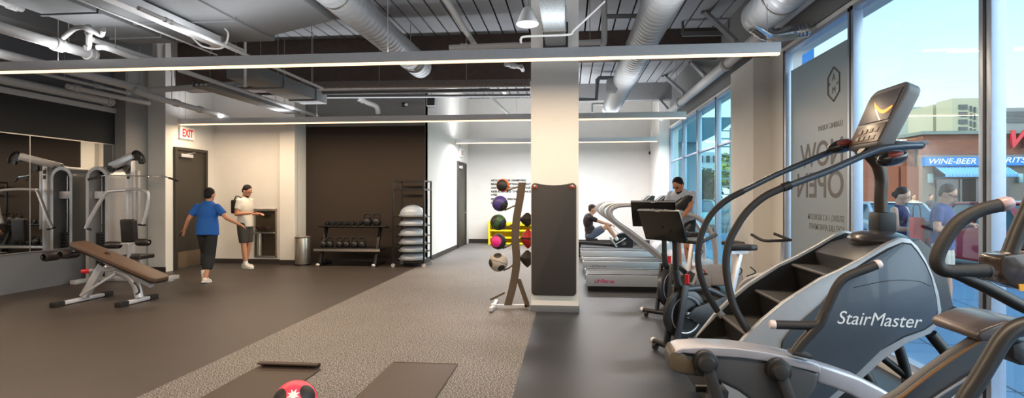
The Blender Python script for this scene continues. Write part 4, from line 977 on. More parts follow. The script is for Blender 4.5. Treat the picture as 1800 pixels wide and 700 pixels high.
# ---------------- medicine ball rack ----------------
RYm = 7.55
bronze = mat('taupe_metal', (0.40, 0.35, 0.30), 0.4, 0.4)
K = T('ball_rack', 'taupe metal medicine ball tree standing beside the white column', 'rack', (-0.75, RYm, 0))
def k(u, v, y=RYm): return PY(u, v, y)
up_ = crv([k(918, 321), k(914, 350), k(908, 385), k(906, 420), k(908, 455), k(906, 480), k(900, 510), k(893, 536)], 5)
w2 = 0.05
MB().strip([p + V((-w2, -0.03, 0)) for p in up_], [p + V((w2, -0.03, 0)) for p in up_], (0, 0.06, 0)).build('upright', bronze, K, ang=30)
lg = crv([k(911, 490), k(918, 510), k(925, 530), k(927, 540)], 5)
MB().strip([p + V((-0.03, -0.025, 0)) for p in lg], [p + V((0.03, -0.025, 0)) for p in lg], (0, 0.05, 0)).build('side_strut', bronze, K, ang=30)
MB().bar(k(866, 539) , k(927, 539), 0.05, 0.055).build('base_bar', M['silver'], K, bevel=0.006)
MB().obox(k(868, 540), (0.07, 0.09, 0.09)).build('foot_cap', M['silver'], K, bevel=0.012)
MB().bar(k(862, 527, 7.3), k(887, 515, 7.3), 0.03, 0.025).build('lower_prong', bronze, K)
MB().bar(k(868, 540), V((k(868, 540).x, RYm - 0.3, 0.04)), 0.05, 0.05).bar(k(868, 540), V((k(868, 540).x, RYm + 0.3, 0.04)), 0.05, 0.05).build('cross_foot', M['silver'], K, bevel=0.006)
def ball_mat(name, base, accent, sc=1.0, rot=(0, 0, 0), lo=0.42):
    m = bpy.data.materials.new(name); m.use_nodes = True; nt = m.node_tree; b = nt.nodes['Principled BSDF']; b.inputs['Roughness'].default_value = 0.45
    tc = nt.nodes.new('ShaderNodeTexCoord'); mp = nt.nodes.new('ShaderNodeMapping'); mp.inputs['Rotation'].default_value = rot
    sp = nt.nodes.new('ShaderNodeSeparateXYZ'); ab = nt.nodes.new('ShaderNodeMath'); ab.operation = 'ABSOLUTE'
    th = nt.nodes.new('ShaderNodeMath'); th.operation = 'LESS_THAN'; th.inputs[1].default_value = lo * 0.13
    mx = nt.nodes.new('ShaderNodeMix'); mx.data_type = 'RGBA'; mx.inputs[6].default_value = lin(base) + (1,); mx.inputs[7].default_value = lin(accent) + (1,)
    nt.links.new(tc.outputs['Object'], mp.inputs[0]); nt.links.new(mp.outputs[0], sp.inputs[0]); nt.links.new(sp.outputs['X'], ab.inputs[0]); nt.links.new(ab.outputs[0], th.inputs[0]); nt.links.new(th.outputs[0], mx.inputs[0]); nt.links.new(mx.outputs[2], b.inputs['Base Color'])
    return m
def med_ball(label, p, r, m, panels=None):
    p = V(p)
    t = T('medicine_ball', label, 'medicine ball', (p.x, p.y, p.z), 'medicine balls on the ball tree')
    o = MB().ell(p, r, nu=28, nv=18).build('ball_skin', m, t)
    if panels:
        for d, rr2, mm in panels:
            d = V(d).normalized(); pr = []
            for q_ in range(9):
                a = rr2 * q_ / 8; pr.append((r * 1.012 * math.sin(a), r * 1.012 * math.cos(a)))
            MB().lathe(pr[::-1], p, d, 24).build('ball_panel', mm, t)
    s = MB().lathe([(r * 1.003, -0.003), (r * 1.008, 0), (r * 1.003, 0.003)], p, (0.3, 0.2, 1), 32).build('ball_seam', M['black'], t)
    return t
blkb = mat('ball_black', (0.14, 0.13, 0.13), 0.5)
o_m = mat('ball_orange', (0.92, 0.45, 0.15), 0.5); pu = mat('ball_purple', (0.27, 0.22, 0.50), 0.45); gr = mat('ball_green', (0.20, 0.34, 0.20), 0.5); mg = mat('ball_magenta', (0.85, 0.15, 0.50), 0.45); gy = mat('ball_grey', (0.66, 0.62, 0.57), 0.45)
balls = [((884, 326), 0.088, 'small orange medicine ball with black cap, topmost on the ball tree', o_m, [((-0.15, -1, 0), 1.0, blkb)]),
         ((879, 358), 0.105, 'purple and black medicine ball, second from the top of the tree', pu, [((1, -0.6, -0.6), 0.8, blkb), ((-1, 0, -0.5), 0.6, blkb)]),
         ((876, 391), 0.107, 'dark green and black medicine ball, middle of the ball tree', gr, [((1, -0.6, -0.5), 0.8, blkb), ((-0.8, -0.6, 0.5), 0.7, blkb)]),
         ((876, 425), 0.105, 'magenta striped medicine ball, second lowest on the ball tree', blkb, [((-0.35, -1, 0.1), 0.8, mg)]),
         ((876, 461), 0.127, 'big grey medicine ball with black patches, lowest on the ball tree', gy, [((0, -0.7, 1), 0.42, blkb), ((-1, -0.7, -0.1), 0.42, blkb), ((0.6, -1, -0.8), 0.4, blkb)])]
for (uv, r, lab, m_, pn) in balls:
    c = k(uv[0], uv[1], RYm - 0.02)
    med_ball(lab, c, r, m_, pn)
    a = min(up_, key=lambda q_: abs(q_.z - (c.z + 0.03)))
    MB().tube([c + V((r * 0.55, 0, -r * 0.86)), c + V((r * 1.1, 0, -r * 0.62)), V((a.x, a.y, c.z - 0.0))], 0.011, 8).build('prong', bronze, K)
bagm = mat('bag_black', (0.16, 0.14, 0.14), 0.6)
def lozenge(nm, label, u, v0, v1, mm, cat, stripe=None):
    a, b = k(u, v0, 7.62), k(u, v1, 7.62); L_ = (a - b).length
    t = T(nm, label, cat, b, None)
    MB().lathe([(0.01, 0), (0.07, L_ * 0.25), (0.10, L_ * 0.45), (0.10, L_ * 0.6), (0.05, L_ * 0.85), (0.015, L_)], b, (0, 0, 1), 8).build('bag_body', mm, t, smooth=False)
    MB().lathe([(0.102, L_ * 0.5), (0.106, L_ * 0.52), (0.106, L_ * 0.55), (0.102, L_ * 0.57)], b, (0, 0, 1), 8).build('bag_band', stripe or M['black'], t, smooth=False)
    MB().tube([V((up_[6].x + 0.04, 7.57, (a.z + b.z) / 2)), V((a.x - 0.08, 7.62, (a.z + b.z) / 2))], 0.01, 8).build('prong', bronze, K)
lozenge('sand_bell', 'black lozenge shaped weight bag between ball tree and column, upper of two', 927, 374, 399, bagm, 'weight bag')
lozenge('sand_bell', 'red and black weight bag hanging between ball tree and column', 928, 403, 437, mat('bag_red', (0.68, 0.10, 0.14), 0.5), 'weight bag', M['black'])
lozenge('sand_bell', 'black lozenge shaped weight bag between ball tree and column, lower of two', 927, 440, 470, bagm, 'weight bag')

# ---------------- mat hanging on the column ----------------
HY = 7.33
t = T('hanging_mat', 'long charcoal exercise mat hanging by two grommets from the white column', 'exercise mat', (-0.2, HY, 0.25))
a, b = PY(934, 322, HY), PY(1013, 521, HY)
W = b.x - a.x; H = a.z - b.z; r = 0.05
pl = []
for (cx_, cz_, a0) in ((b.x - r, b.z + r, -PI / 2), (b.x - r, a.z - r, 0), (a.x + r, a.z - r, PI / 2), (a.x + r, b.z + r, PI)):
    for q_ in range(6): an = a0 + q_ * PI / 10; pl.append((cx_ + r * math.cos(an), cz_ + r * math.sin(an)))
    if a0 == 0:
        for q_ in range(1, 6): tt = q_ / 6; pl.append((b.x - r - (W - 2 * r) * tt, a.z - 0.03 * math.sin(PI * tt)))
MB().prism([(x, HY + 0.018, z) for x, z in pl], (0, 0.02, 0)).build('mat_sheet', mat('mat_charcoal', (0.20, 0.185, 0.18), 0.6), t, bevel=0.004)
for u in (940, 1006):
    c = PY(u, 329, HY + 0.012)
    MB().lathe([(0.012, 0), (0.03, 0.004), (0.034, 0.008), (0.034, 0.012)], c, (0, 1, 0), 20).build('grommet', mat('copper_grommet', (0.62, 0.30, 0.20), 0.35, 0.6), t)
    MB().tube(crv([c + V((0, 0.04, 0.0)), c + V((0, -0.03, 0)), c + V((0, -0.035, 0.03))], 4), 0.007, 8).build('wall_hook', M['silver'], t)

# ---------------- yellow cubby ----------------
y0_ = 17.35
a, b = PY(858, 389, y0_), PY(932, 434, y0_)
x0, x1, zt2 = a.x, b.x + 0.25, a.z
t = T('storage_shelf', 'bright yellow open storage shelf against the far wall behind the ball tree', 'shelf', ((x0 + x1) / 2, y0_ + 0.3, 0))
for x in (x0, x1 - 0.04, (x0 + x1) / 2 - 0.02): MB().box(x, x + 0.05, y0_, y0_ + 0.6, 0.0, zt2).build('side_panel', M['yellow'], t, bevel=0.004)
for z in (0.02, 0.2, 0.42, 0.6, zt2 - 0.1): MB().box(x0 + 0.04, x1 - 0.04, y0_, y0_ + 0.6, z, z + 0.045).build('shelf_board', M['yellow'], t, bevel=0.003)
MB().box(x0 + 0.04, x1 - 0.04, y0_ + 0.57, y0_ + 0.6, 0.04, zt2 - 0.05).build('back_board', M['yellow'], t, bevel=0.003)

# ---------------- treadmills ----------------
pink = mat('pink_lettering', (0.78, 0.30, 0.50), 0.5)
beltm = mat('treadmill_belt', (0.30, 0.31, 0.32), 0.6)
side_m = mat('treadmill_side', (0.72, 0.75, 0.79), 0.35, 0.3)
def treadmill():
    t = T('treadmill', 'pale silver treadmill nearest the exercise bikes with pink lettering on its side', 'treadmill', (1.3, 9.5, 0), 'treadmills facing the window')
    X0, X1, Ya, Yb = 0.27, 2.45, 9.10, 9.95
    MB().box(X0 + 0.03, X1 - 0.1, Ya + 0.05, Yb - 0.05, 0.0, 0.07).build('base', M['black'], t, bevel=0.005)
    for y, nm in ((Ya, 1), (Yb - 0.14, 0)):
        sd_ = MB().box(X0, X1 - 0.25, y, y + 0.14, 0.07, 0.25).build('side_rail', side_m, t, bevel=0.012)
        if nm: text_mesh('lettering', 'LifeFitness', 0.085, pink, sd_, (X0 + 0.13, y - 0.001, 0.125), (1, 0, 0), (0, 0, 1), shear=0.2, bold=0.003, width=0.31)
        MB().box(X0 + 0.02, X1 - 0.4, y + 0.03, y + 0.11, 0.25, 0.262).build('foot_rail', M['black'], t, bevel=0.003)
    MB().box(X0 + 0.03, X1 - 0.3, Ya + 0.14, Yb - 0.14, 0.12, 0.235).build('running_belt', beltm, t, bevel=0.02)
    MB().cyl((X0 + 0.05, Ya + 0.14, 0.185), (X0 + 0.05, Yb - 0.14, 0.185), 0.055, 16).build('rear_roller', M['black'], t)
    MB().prism([(1.93, Ya + 0.02, 0.1), (1.93, Ya + 0.02, 0.28), (2.02, Ya + 0.02, 0.42), (2.35, Ya + 0.02, 0.45), (2.50, Ya + 0.02, 0.36), (2.52, Ya + 0.02, 0.1)], (0, Yb - Ya - 0.04, 0)).build('motor_hood', M['silver'], t, bevel=0.03, bseg=3)
    for y in (Ya + 0.06, Yb - 0.06):
        # curled handrail loop and its window side support
        loop = crv([(1.80, y, 0.24), (1.45, y, 0.55), (1.02, y, 0.90), (0.74, y, 1.10), (0.66, y, 1.24), (0.74, y, 1.33), (0.96, y, 1.36), (1.25, y, 1.34), (1.55, y, 1.30), (1.78, y, 1.24)], 6)
        MB().tube(loop, 0.032, 12).build('handrail', M['silver'], t)
        sup = crv([(1.74, y, 1.25), (2.02, y, 1.16), (2.18, y, 0.98), (2.26, y, 0.75), (2.28, y, 0.40)], 6)
        MB().tube(sup, 0.036, 12).build('support_post', M['silver'], t)
    con = MB().prism([(1.62, Ya + 0.08, 1.22), (1.60, Ya + 0.08, 1.30), (1.86, Ya + 0.08, 1.52), (1.95, Ya + 0.08, 1.50), (1.86, Ya + 0.08, 1.22)], (0, Yb - Ya - 0.16, 0)).build('console', M['black'], t, bevel=0.02)
    MB().prism([(1.63, Ya + 0.2, 1.335), (1.62, Ya + 0.2, 1.345), (1.83, Ya + 0.2, 1.515), (1.84, Ya + 0.2, 1.505)], (0, Yb - Ya - 0.4, 0)).build('console_screen', M['screen'], con)
    MB().tube([(1.40, Ya + 0.1, 1.30), (1.40, Yb - 0.1, 1.30)], 0.02, 10).build('front_grip', M['foam'], t)
    return t
tm = treadmill()
for dy, lab in ((1.93, 'pale silver treadmill in the middle of the three by the window'), (3.95, 'pale silver treadmill farthest back, beside the rowing machine')):
    c = copy_tree(tm); c.location.y += dy; c['label'] = lab
    for o_ in [x for x in bpy.data.objects if x.name.startswith('lettering') and x.parent and x.parent.parent == c]:
        if dy > 3: bpy.data.objects.remove(o_)
        else:
            o_.data = o_.data.copy(); o_.data.materials[0] = mat('faint_grey_lettering', (0.56, 0.57, 0.59), 0.4)

# ---------------- rowing machine ----------------
YR = 14.35
t = T('rowing_machine', 'low dark rowing machine with ring shaped flywheel under the seated man', 'rowing machine', (1.0, YR, 0))
def rw(u, v, y=YR): return PY(u, v, y)
xs_, xe_ = rw(1012, 430).x, rw(1118, 430).x
MB().bar((xs_, YR, 0.34), (xe_ - 0.4, YR, 0.26), 0.10, 0.07).build('slide_rail', M['black'], t, bevel=0.01)
for x in (xs_ + 0.1, xe_ - 0.3): MB().box(x - 0.03, x + 0.03, YR - 0.22, YR + 0.22, 0.0, 0.05).build('foot_bar', M['black'], t, bevel=0.01); MB().bar((x, YR, 0.04), (x, YR, 0.3), 0.05, 0.05).build('leg', M['black'], t)
fw = rw(1085, 418); R_ = 0.24
MB().lathe([(0.05, -0.06), (R_, -0.07), (R_ + 0.02, 0), (R_, 0.07), (0.05, 0.06)], (fw.x + 0.15, YR, 0.34), (0, 1, 0), 28).build('flywheel_cage', M['black'], t)
MB().obox((fw.x - 0.1, YR, 0.36), (0.05, 0.36, 0.28), Euler((0, -0.6, 0)).to_matrix()).build('foot_plate', M['silver2'], t, bevel=0.01)
MB().obox((rw(1040, 424).x, YR, 0.415), (0.30, 0.26, 0.05)).build('seat', M['pad'], t, bevel=0.015)
MB().tube([(rw(1072, 396).x, YR - 0.2, rw(1072, 396).z), (rw(1072, 396).x, YR + 0.2, rw(1072, 396).z)], 0.015, 8).build('pull_handle', M['foam'], t)
MB().cyl((rw(1072, 396).x, YR, rw(1072, 396).z), (fw.x + 0.1, YR, 0.5), 0.004, 6).build('pull_chain', M['black'], t)
t2 = T('floor_mat', 'long thin dark mat lying on the floor beyond the treadmills', 'exercise mat', (0.9, 15.3, 0))
MB().box(0.3, 2.3, 15.0, 15.7, 0.0, 0.03).build('mat_sheet', M['pad'], t2, bevel=0.006)
MB().cyl((0.3, 15.0, 0.035), (0.3, 15.7, 0.035), 0.03, 12).build('mat_roll_edge', M['pad'], t2)

# ---------------- studio bikes ----------------
frame_m = mat('bike_frame_grey', (0.22, 0.225, 0.24), 0.35, 0.3)
def bike(label, loc, rz, group='studio bikes with big screens', screen=True, fm=None, seat=True):
    fm = fm or frame_m
    t = T('exercise_bike', label, 'exercise bike', loc, group)
    o = V(loc)
    def P(x, y, z): return o + V((x, y, z))      # facing +x
    for x, w in ((0.52, 0.27), (-0.55, 0.27)):
        MB().tube([P(x, -w, 0.07), P(x, w, 0.07)], 0.03, 12).build('floor_bar', M['black'], t)
        for s in (-1, 1):
            MB().ell(P(x, s * w, 0.07), 0.035).build('bar_cap', M['silver'], t)
            MB().lathe([(0.005, -0.015), (0.03, -0.015), (0.03, 0.015), (0.005, 0.015)], P(x + 0.03, s * (w - 0.07), 0.03), (0, 1, 0), 14).build('transport_wheel', M['rubber'], t)
    MB().bar(P(-0.55, 0, 0.07), P(-0.12, 0, 0.34), 0.07, 0.06).bar(P(-0.12, 0, 0.34), P(0.52, 0, 0.08), 0.06, 0.05).build('lower_frame', fm, t, bevel=0.01)
    MB().tube(crv([P(-0.30, 0, 0.22), P(-0.16, 0, 0.46), P(0.12, 0, 0.60), P(0.40, 0, 0.62), P(0.47, 0, 0.80)], 5), 0.035, 12).build('main_frame', fm, t)
    for s in (-1, 1): MB().bar(P(0.52, s * 0.07, 0.08), P(0.40, s * 0.07, 0.66), 0.03, 0.06).build('fork_blade', fm, t, bevel=0.005)
    fwc = P(0.36, 0, 0.37)
    MB().lathe([(0.15, -0.03), (0.225, -0.03), (0.238, -0.022), (0.238, 0.022), (0.225, 0.03), (0.15, 0.03)], fwc, (0, 1, 0), 40).build('flywheel', mat('flywheel_grey', (0.24, 0.24, 0.25), 0.3, 0.5), t)
    MB().lathe([(0.02, -0.035), (0.165, -0.02), (0.165, 0.02), (0.02, 0.035)], fwc, (0, 1, 0), 32).build('flywheel_disc', M['black'], t)
    MB().lathe([(0.168, -0.032), (0.178, -0.034), (0.178, 0.034), (0.168, 0.032)], fwc, (0, 1, 0), 40).build('flywheel_ring', M['silver'], t)
    MB().lathe([(0.01, -0.075), (0.03, -0.07), (0.03, 0.07), (0.01, 0.075)], fwc, (0, 1, 0), 14).build('axle', M['silver'], t)
    # belt guard and cranks
    cc = P(-0.10, 0, 0.36)
    MB().prism([p_ + V((0, 0.05, 0)) for p_ in [P(-0.28, 0, 0.36), P(-0.24, 0, 0.24), P(-0.10, 0, 0.19), P(0.3, 0, 0.30), P(0.40, 0, 0.37), P(0.3, 0, 0.44), P(-0.10, 0, 0.53), P(-0.24, 0, 0.48)]], (0, 0.03, 0)).build('belt_guard', M['black'], t, bevel=0.012)
    for s, sg in ((-1, 1), (1, -1)):
        e = cc + V((0.10 * sg, s * 0.12, -0.13 * sg))
        MB().bar(cc + V((0, s * 0.11, 0)), e, 0.02, 0.035).build('crank_arm', M['silver'], t)
        pd = MB().obox(e + V((0, s * 0.07, 0)), (0.11, 0.10, 0.025)).build('pedal', M['black'], t, bevel=0.005)
        MB().tube(crv([e + V((-0.02, s * 0.03, 0)), e + V((0.02, s * 0.04, 0.05)), e + V((0.02, s * 0.10, 0.05)), e + V((-0.02, s * 0.11, 0))], 4), 0.008, 6).build('toe_strap', M['red'], pd)
    MB().cyl(cc + V((0, -0.12, 0)), cc + V((0, 0.12, 0)), 0.022, 12).build('crank_axle', M['silver'], t)
    # seat
    MB().bar(P(-0.18, 0, 0.42), P(-0.32, 0, 0.92), 0.045, 0.05, up=(0, 1, 0)).build('seat_post', M['silver'], t, bevel=0.005)
    MB().bar(P(-0.42, 0, 0.94), P(-0.20, 0, 0.94), 0.04, 0.03).build('seat_slider', M['silver'], t)
    sp = [(-0.46, 0.09), (-0.44, 0.12), (-0.36, 0.125), (-0.28, 0.07), (-0.16, 0.025), (-0.14, 0.0)]
    MB().prism([P(x, y, 0.96) for x, y in sp] + [P(x, -y, 0.96) for x, y in sp[::-1][1:]], (0, 0, 0.055)).build('saddle', M['pad'], t, bevel=0.02, bseg=3)
    # bars
    MB().tube([P(0.46, 0, 0.75), P(0.47, 0, 1.06)], 0.03, 12).build('handlebar_post', M['black'] if screen else M['silver'], t)
    MB().tube(crv([P(0.16, -0.20, 1.14), P(0.36, -0.22, 1.08), P(0.46, -0.12, 1.08), P(0.46, 0.12, 1.08), P(0.36, 0.22, 1.08), P(0.16, 0.20, 1.14)], 5), 0.018, 10).build('handlebar', M['foam'], t)
    MB().cyl(P(0.33, 0, 0.66), P(0.33, 0, 0.75), 0.022, 10).build('resistance_knob', M['red'], t)
    if screen:
        for s in (-1, 1):
            MB().tube(crv([P(-0.36, s * 0.10, 0.80), P(-0.44, s * 0.09, 0.74), P(-0.36, s * 0.05, 0.70)], 4), 0.006, 6).build('dumbbell_holder', M['black'], t)
        MB().tube(crv([P(0.47, 0, 1.04), P(0.52, 0, 1.14), P(0.56, 0, 1.22)], 4), 0.022, 10).build('screen_arm', M['black'], t)
        MB().lathe([(0.02, -0.02), (0.07, -0.018), (0.07, 0.018), (0.02, 0.02)], P(0.56, 0, 1.21), (1, 0, 0), 18).build('screen_joint', M['black'], t)
    return t
SCR = []
def screen_for(t, c, right, up, w, h, bezel=True):
    """big flat display with its back cover, as a part of the bike t"""
    R3 = V(right).normalized(); U3 = V(up).normalized(); Nn = R3.cross(U3).normalized()   # towards the onlooker
    Rm = Matrix((R3, Nn, U3)).transposed()
    s_ = MB().obox(c, (w, 0.025, h), Rm).build('screen', M['screen'], t, bevel=0.008)
    MB().obox(V(c) + Nn * 0.016 + U3 * h * 0.46, (w * 0.1, 0.004, 0.008), Rm).build('camera_bar', M['silver2'], s_)
    MB().obox(V(c) + Nn * 0.014 + U3 * (h / 2 - 0.006), (w, 0.006, 0.008), Rm).build('screen_rim', M['silver2'], s_)
    return s_
f1 = math.atan2(-0.47, -0.88)
bk1 = bike('dark studio bike with tilted black screen beside the stair climber', (1.42, 5.75, 0), 0)
bk2 = bike('dark studio bike with tilted black screen farther back, before the silver treadmill', (1.45, 7.55, 0), 0)
# the screens swivel on their own: built square to the viewer side, then everything turns with the bike
def inv_rot(v, a): return Matrix.Rotation(-a, 3, 'Z') @ V(v)
for t, loc, ang, cpx, yaw, sw, sh, tl in ((bk1, V((1.42, 5.75, 0)), f1, (1164, 396, 5.50), math.radians(-50), 0.50, 0.32, 0.40), (bk2, V((1.45, 7.55, 0)), math.atan2(-0.80, -0.6), (1149, 376, 7.0), math.radians(-18), 0.53, 0.34, 0.42)):
    c = PY(*cpx); lc = inv_rot(c - loc, ang) + loc
    right = V((math.cos(yaw), math.sin(yaw), -0.03)); nrm = V((math.sin(yaw), -math.cos(yaw), 0)); up = V((0.30 * math.cos(yaw), 0.30 * math.sin(yaw), 1))
    upv = (V((0, 0, 1)) - nrm * 0.12 * -1 + V((0.0, 0, 0)))
    # lean: top edge tips back to the upper left
    right = V((math.cos(yaw), math.sin(yaw), 0)); upv = (V((0, 0, 1)) + nrm * tl).normalized()
    screen_for(t, lc, inv_rot(right, ang), inv_rot(upv, ang), sw, sh)
    j = inv_rot(c - loc, ang) + loc
    MB().tube([loc + V((0.54, 0, 1.2)), j], 0.025, 10).build('screen_bracket', M['black'], t)
    t.rotation_euler = (0, 0, ang)
bk3 = bike('silver upright bike without screen standing by the window pier', (2.22, 7.15, 0), 0, None, screen=False, fm=M['silver'])
bk3.rotation_euler = (0, 0, math.radians(-60)); bk3.scale = (0.92, 0.92, 0.92)

# ---------------- floor mats and ball up front ----------------
mbr = mat('mat_brown_black', (0.27, 0.215, 0.18), 0.6)
t = T('exercise_mat', 'brown-black exercise mat with curled far edge beside the pink ball', 'exercise mat', (-2.43, 4.2, 0))
xa, xb = PZ(450, 648, 0).x, PZ(565, 650, 0).x
MB().box(xa, xb, 2.9, 4.72, 0.0, 0.012).build('mat_sheet', mbr, t, bevel=0.004)
cur = crv([(0, 4.66, 0.008), (0, 4.73, 0.012), (0, 4.76, 0.035), (0, 4.73, 0.052), (0, 4.69, 0.045)], 5)
cur = [V((xa + 0.02, p.y, p.z)) for p in cur]
MB().strip([p + V((0, 0, 0.006)) for p in cur], [p - V((0, 0, 0.006)) for p in cur], (xb - xa - 0.04, 0, 0)).build('curled_edge', mbr, t, ang=60)
t = T('exercise_mat', 'flat brown-black exercise mat on the speckled floor strip, without curled edge', 'exercise mat', (-1.28, 4.2, 0))
xa, xb = PZ(686, 643, 0).x, PZ(803, 645, 0).x
MB().box(xa, xb, 2.9, 4.98, 0.0, 0.012).build('mat_sheet', mat('mat_brown_worn', (0.30, 0.25, 0.22), 0.6), t, bevel=0.004)
MB().box(xa + 0.01, xb - 0.01, 4.96, 4.984, 0.0, 0.014).build('bound_edge', mbr, t, bevel=0.003)
bc = V((-1.79, 3.58, 0.142))
t = T('medicine_ball', 'pink and black ball lying on the floor at the bottom edge', 'medicine ball', (bc.x, bc.y, 0))
MB().ell(bc, 0.142, nu=36, nv=24).build('ball_skin', mat('ball_hot_pink', (0.97, 0.28, 0.38), 0.4), t)
for d, a_ in (((-0.62, -1, 0.55), 0.5), ((1, -0.35, 0.75), 0.42), ((-1, 0.3, 0.4), 0.35), ((0.6, 1, 0.4), 0.5)):
    d = V(d).normalized()
    MB().lathe([(0.1435 * math.sin(a_ * q_ / 8), 0.1435 * math.cos(a_ * q_ / 8)) for q_ in range(9)][::-1], bc, d, 26).build('ball_panel', blkb, t)
st_ = MB(); d = V((0.28, -0.75, 0.62)).normalized(); a = d.orthogonal().normalized(); b = d.cross(a)
pts = [bc + d * 0.1445 + (a * math.cos(i * PI / 8) + b * math.sin(i * PI / 8)) * (0.042 if i % 2 else 0.02) for i in range(16)]
st_.prism(pts, d * -0.004); st_.build('white_burst', M['white'], t, smooth=False)
# ---------------- stair climber ----------------
Y1, Y2 = 3.80, 4.60
Z_ = T('stair_climber', 'big grey stair climber with revolving steps and tall console by the window', 'stair climber', (1.8, 4.2, 0))
def n(u, v, y=Y1): return PY(u, v, y)
silver_s = mat('climber_silver', (0.66, 0.67, 0.69), 0.32, 0.35)
slate = mat('climber_slate', (0.29, 0.325, 0.37), 0.30, 0.25, coat=0.25)
blackg = mat('climber_black', (0.10, 0.10, 0.105), 0.45)
outer = [(1272, 735), (1270, 642), (1308, 595), (1340, 563), (1379, 531), (1443, 490), (1479, 474), (1529, 447), (1561, 428), (1584, 418), (1600, 420), (1614, 433), (1628, 455), (1641, 484), (1651, 515), (1656, 545), (1653, 568), (1637, 587), (1595, 604), (1557, 630), (1515, 668), (1465, 708), (1400, 735)]
def side(y, t_, nm, poly, m, parent=Z_, bv=0.012):
    pts = [PY(u, v, Y1) for u, v in poly]
    return MB().prism([(p.x, y, p.z) for p in pts], (0, t_, 0)).build(nm, m, parent, bevel=bv)
side(Y1, 0.05, 'side_cover', outer, silver_s)
side(Y2 - 0.05, 0.05, 'side_cover', outer, silver_s)
side(Y2 - 0.062, 0.012, 'inner_liner', [(u + 3, v + 5) if v < 640 else (u, v) for u, v in outer], blackg, bv=0.0)
dark = [(1484, 486), (1529, 457), (1560, 439), (1583, 428), (1598, 430), (1610, 444), (1624, 466), (1634, 490), (1642, 520), (1645, 546), (1639, 565), (1622, 577), (1586, 590), (1548, 613), (1505, 655), (1440, 712), (1408, 700), (1380, 640), (1373, 612), (1375, 598), (1388, 580), (1418, 555), (1443, 533), (1466, 506)]
big = [(u + (3 if u > 1560 else -1), v + (3 if v > 500 else -2)) for u, v in dark]
side(Y1 - 0.006, 0.01, 'panel_gasket', big, blackg, bv=0.0)
pnl = side(Y1 - 0.018, 0.02, 'side_panel', dark, slate, bv=0.006)
lp_ = n(1470, 569, Y1 - 0.02)
text_mesh('logo_lettering', 'StairMaster', 0.118, mat('logo_silver', (0.88, 0.89, 0.90), 0.3), pnl, (lp_.x, Y1 - 0.019, lp_.z), (1, 0, -0.035), (0.0, 0, 1), shear=0.32, bold=0.0, width=n(1616, 569).x - lp_.x)
# a fine groove across the panel
gr_ = crv([n(1500, 506, Y1 - 0.019), n(1560, 494, Y1 - 0.019), n(1610, 494, Y1 - 0.019), n(1636, 503, Y1 - 0.019)], 5)
MB().tube(gr_, 0.002, 6).build('panel_groove', blackg, pnl)
# steps
noses = [(0.93, 0.40), (1.17, 0.59), (1.43, 0.785), (1.70, 0.985), (1.98, 1.15)]
for i, (x, z) in enumerate(noses[:-1]):
    x2, z2 = noses[i + 1]
    st = MB().prism([(x, Y1 + 0.06, z), (x + 0.005, Y1 + 0.06, z - 0.03), (x2 + 0.05, Y1 + 0.06, z - 0.03), (x2 + 0.03, Y1 + 0.06, z)], (0, Y2 - Y1 - 0.12, 0)).build('step', mat('step_tread_rubber', (0.17, 0.165, 0.17), 0.6, bump=0.2, nscale=50), Z_, bevel=0.004)
    MB().prism([(x2 + 0.03, Y1 + 0.06, z), (x2 + 0.012, Y1 + 0.06, z2 - 0.03), (x2 + 0.035, Y1 + 0.06, z2 - 0.03), (x2 + 0.055, Y1 + 0.06, z)], (0, Y2 - Y1 - 0.12, 0)).build('riser', blackg, st)
    MB().cyl((x + 0.002, Y1 + 0.06, z - 0.012), (x + 0.002, Y2 - 0.06, z - 0.012), 0.013, 10).build('nosing', mat('step_nosing', (0.34, 0.33, 0.33), 0.5), st)
MB().prism([(0.97, Y1 + 0.06, 0.38), (0.90, Y1 + 0.06, 0.12), (1.9, Y1 + 0.06, 0.12), (1.98, Y1 + 0.06, 0.9), (1.25, Y1 + 0.06, 0.45)], (0, Y2 - Y1 - 0.12, 0)).build('lower_body', blackg, Z_, bevel=0.01)
MB().prism([(1.86, Y1 + 0.05, 1.08), (1.98, Y1 + 0.05, 1.155), (2.22, Y1 + 0.05, 1.23), (2.36, Y1 + 0.05, 1.10), (2.42, Y1 + 0.05, 0.8), (2.0, Y1 + 0.05, 0.5)], (0, Y2 - Y1 - 0.10, 0)).build('head_cover', mat('climber_hood', (0.27, 0.28, 0.30), 0.35), Z_, bevel=0.015)
MB().ell((2.14, 4.2, 1.20), (0.18, 0.22, 0.065)).build('mast_dome', mat('hood_brown_black', (0.22, 0.20, 0.195), 0.3, coat=0.3), Z_)
# mast
mx_ = PY(1548, 383, 4.2).x
MB().obox((mx_ + 0.01, 4.2, 1.32), (0.12, 0.15, 0.14)).build('mast_collar', blackg, Z_, bevel=0.02)
mp_ = crv([(mx_ + 0.01, 4.2, 1.2), PY(1548, 350, 4.2), PY(1549, 315, 4.2), PY(1543, 290, 4.2), PY(1528, 272, 4.2), PY(1515, 262, 4.2)], 6)
MB().tube(mp_, 0.042, 16).build('mast', mat('mast_bronze_black', (0.24, 0.20, 0.17), 0.3, 0.3), Z_)
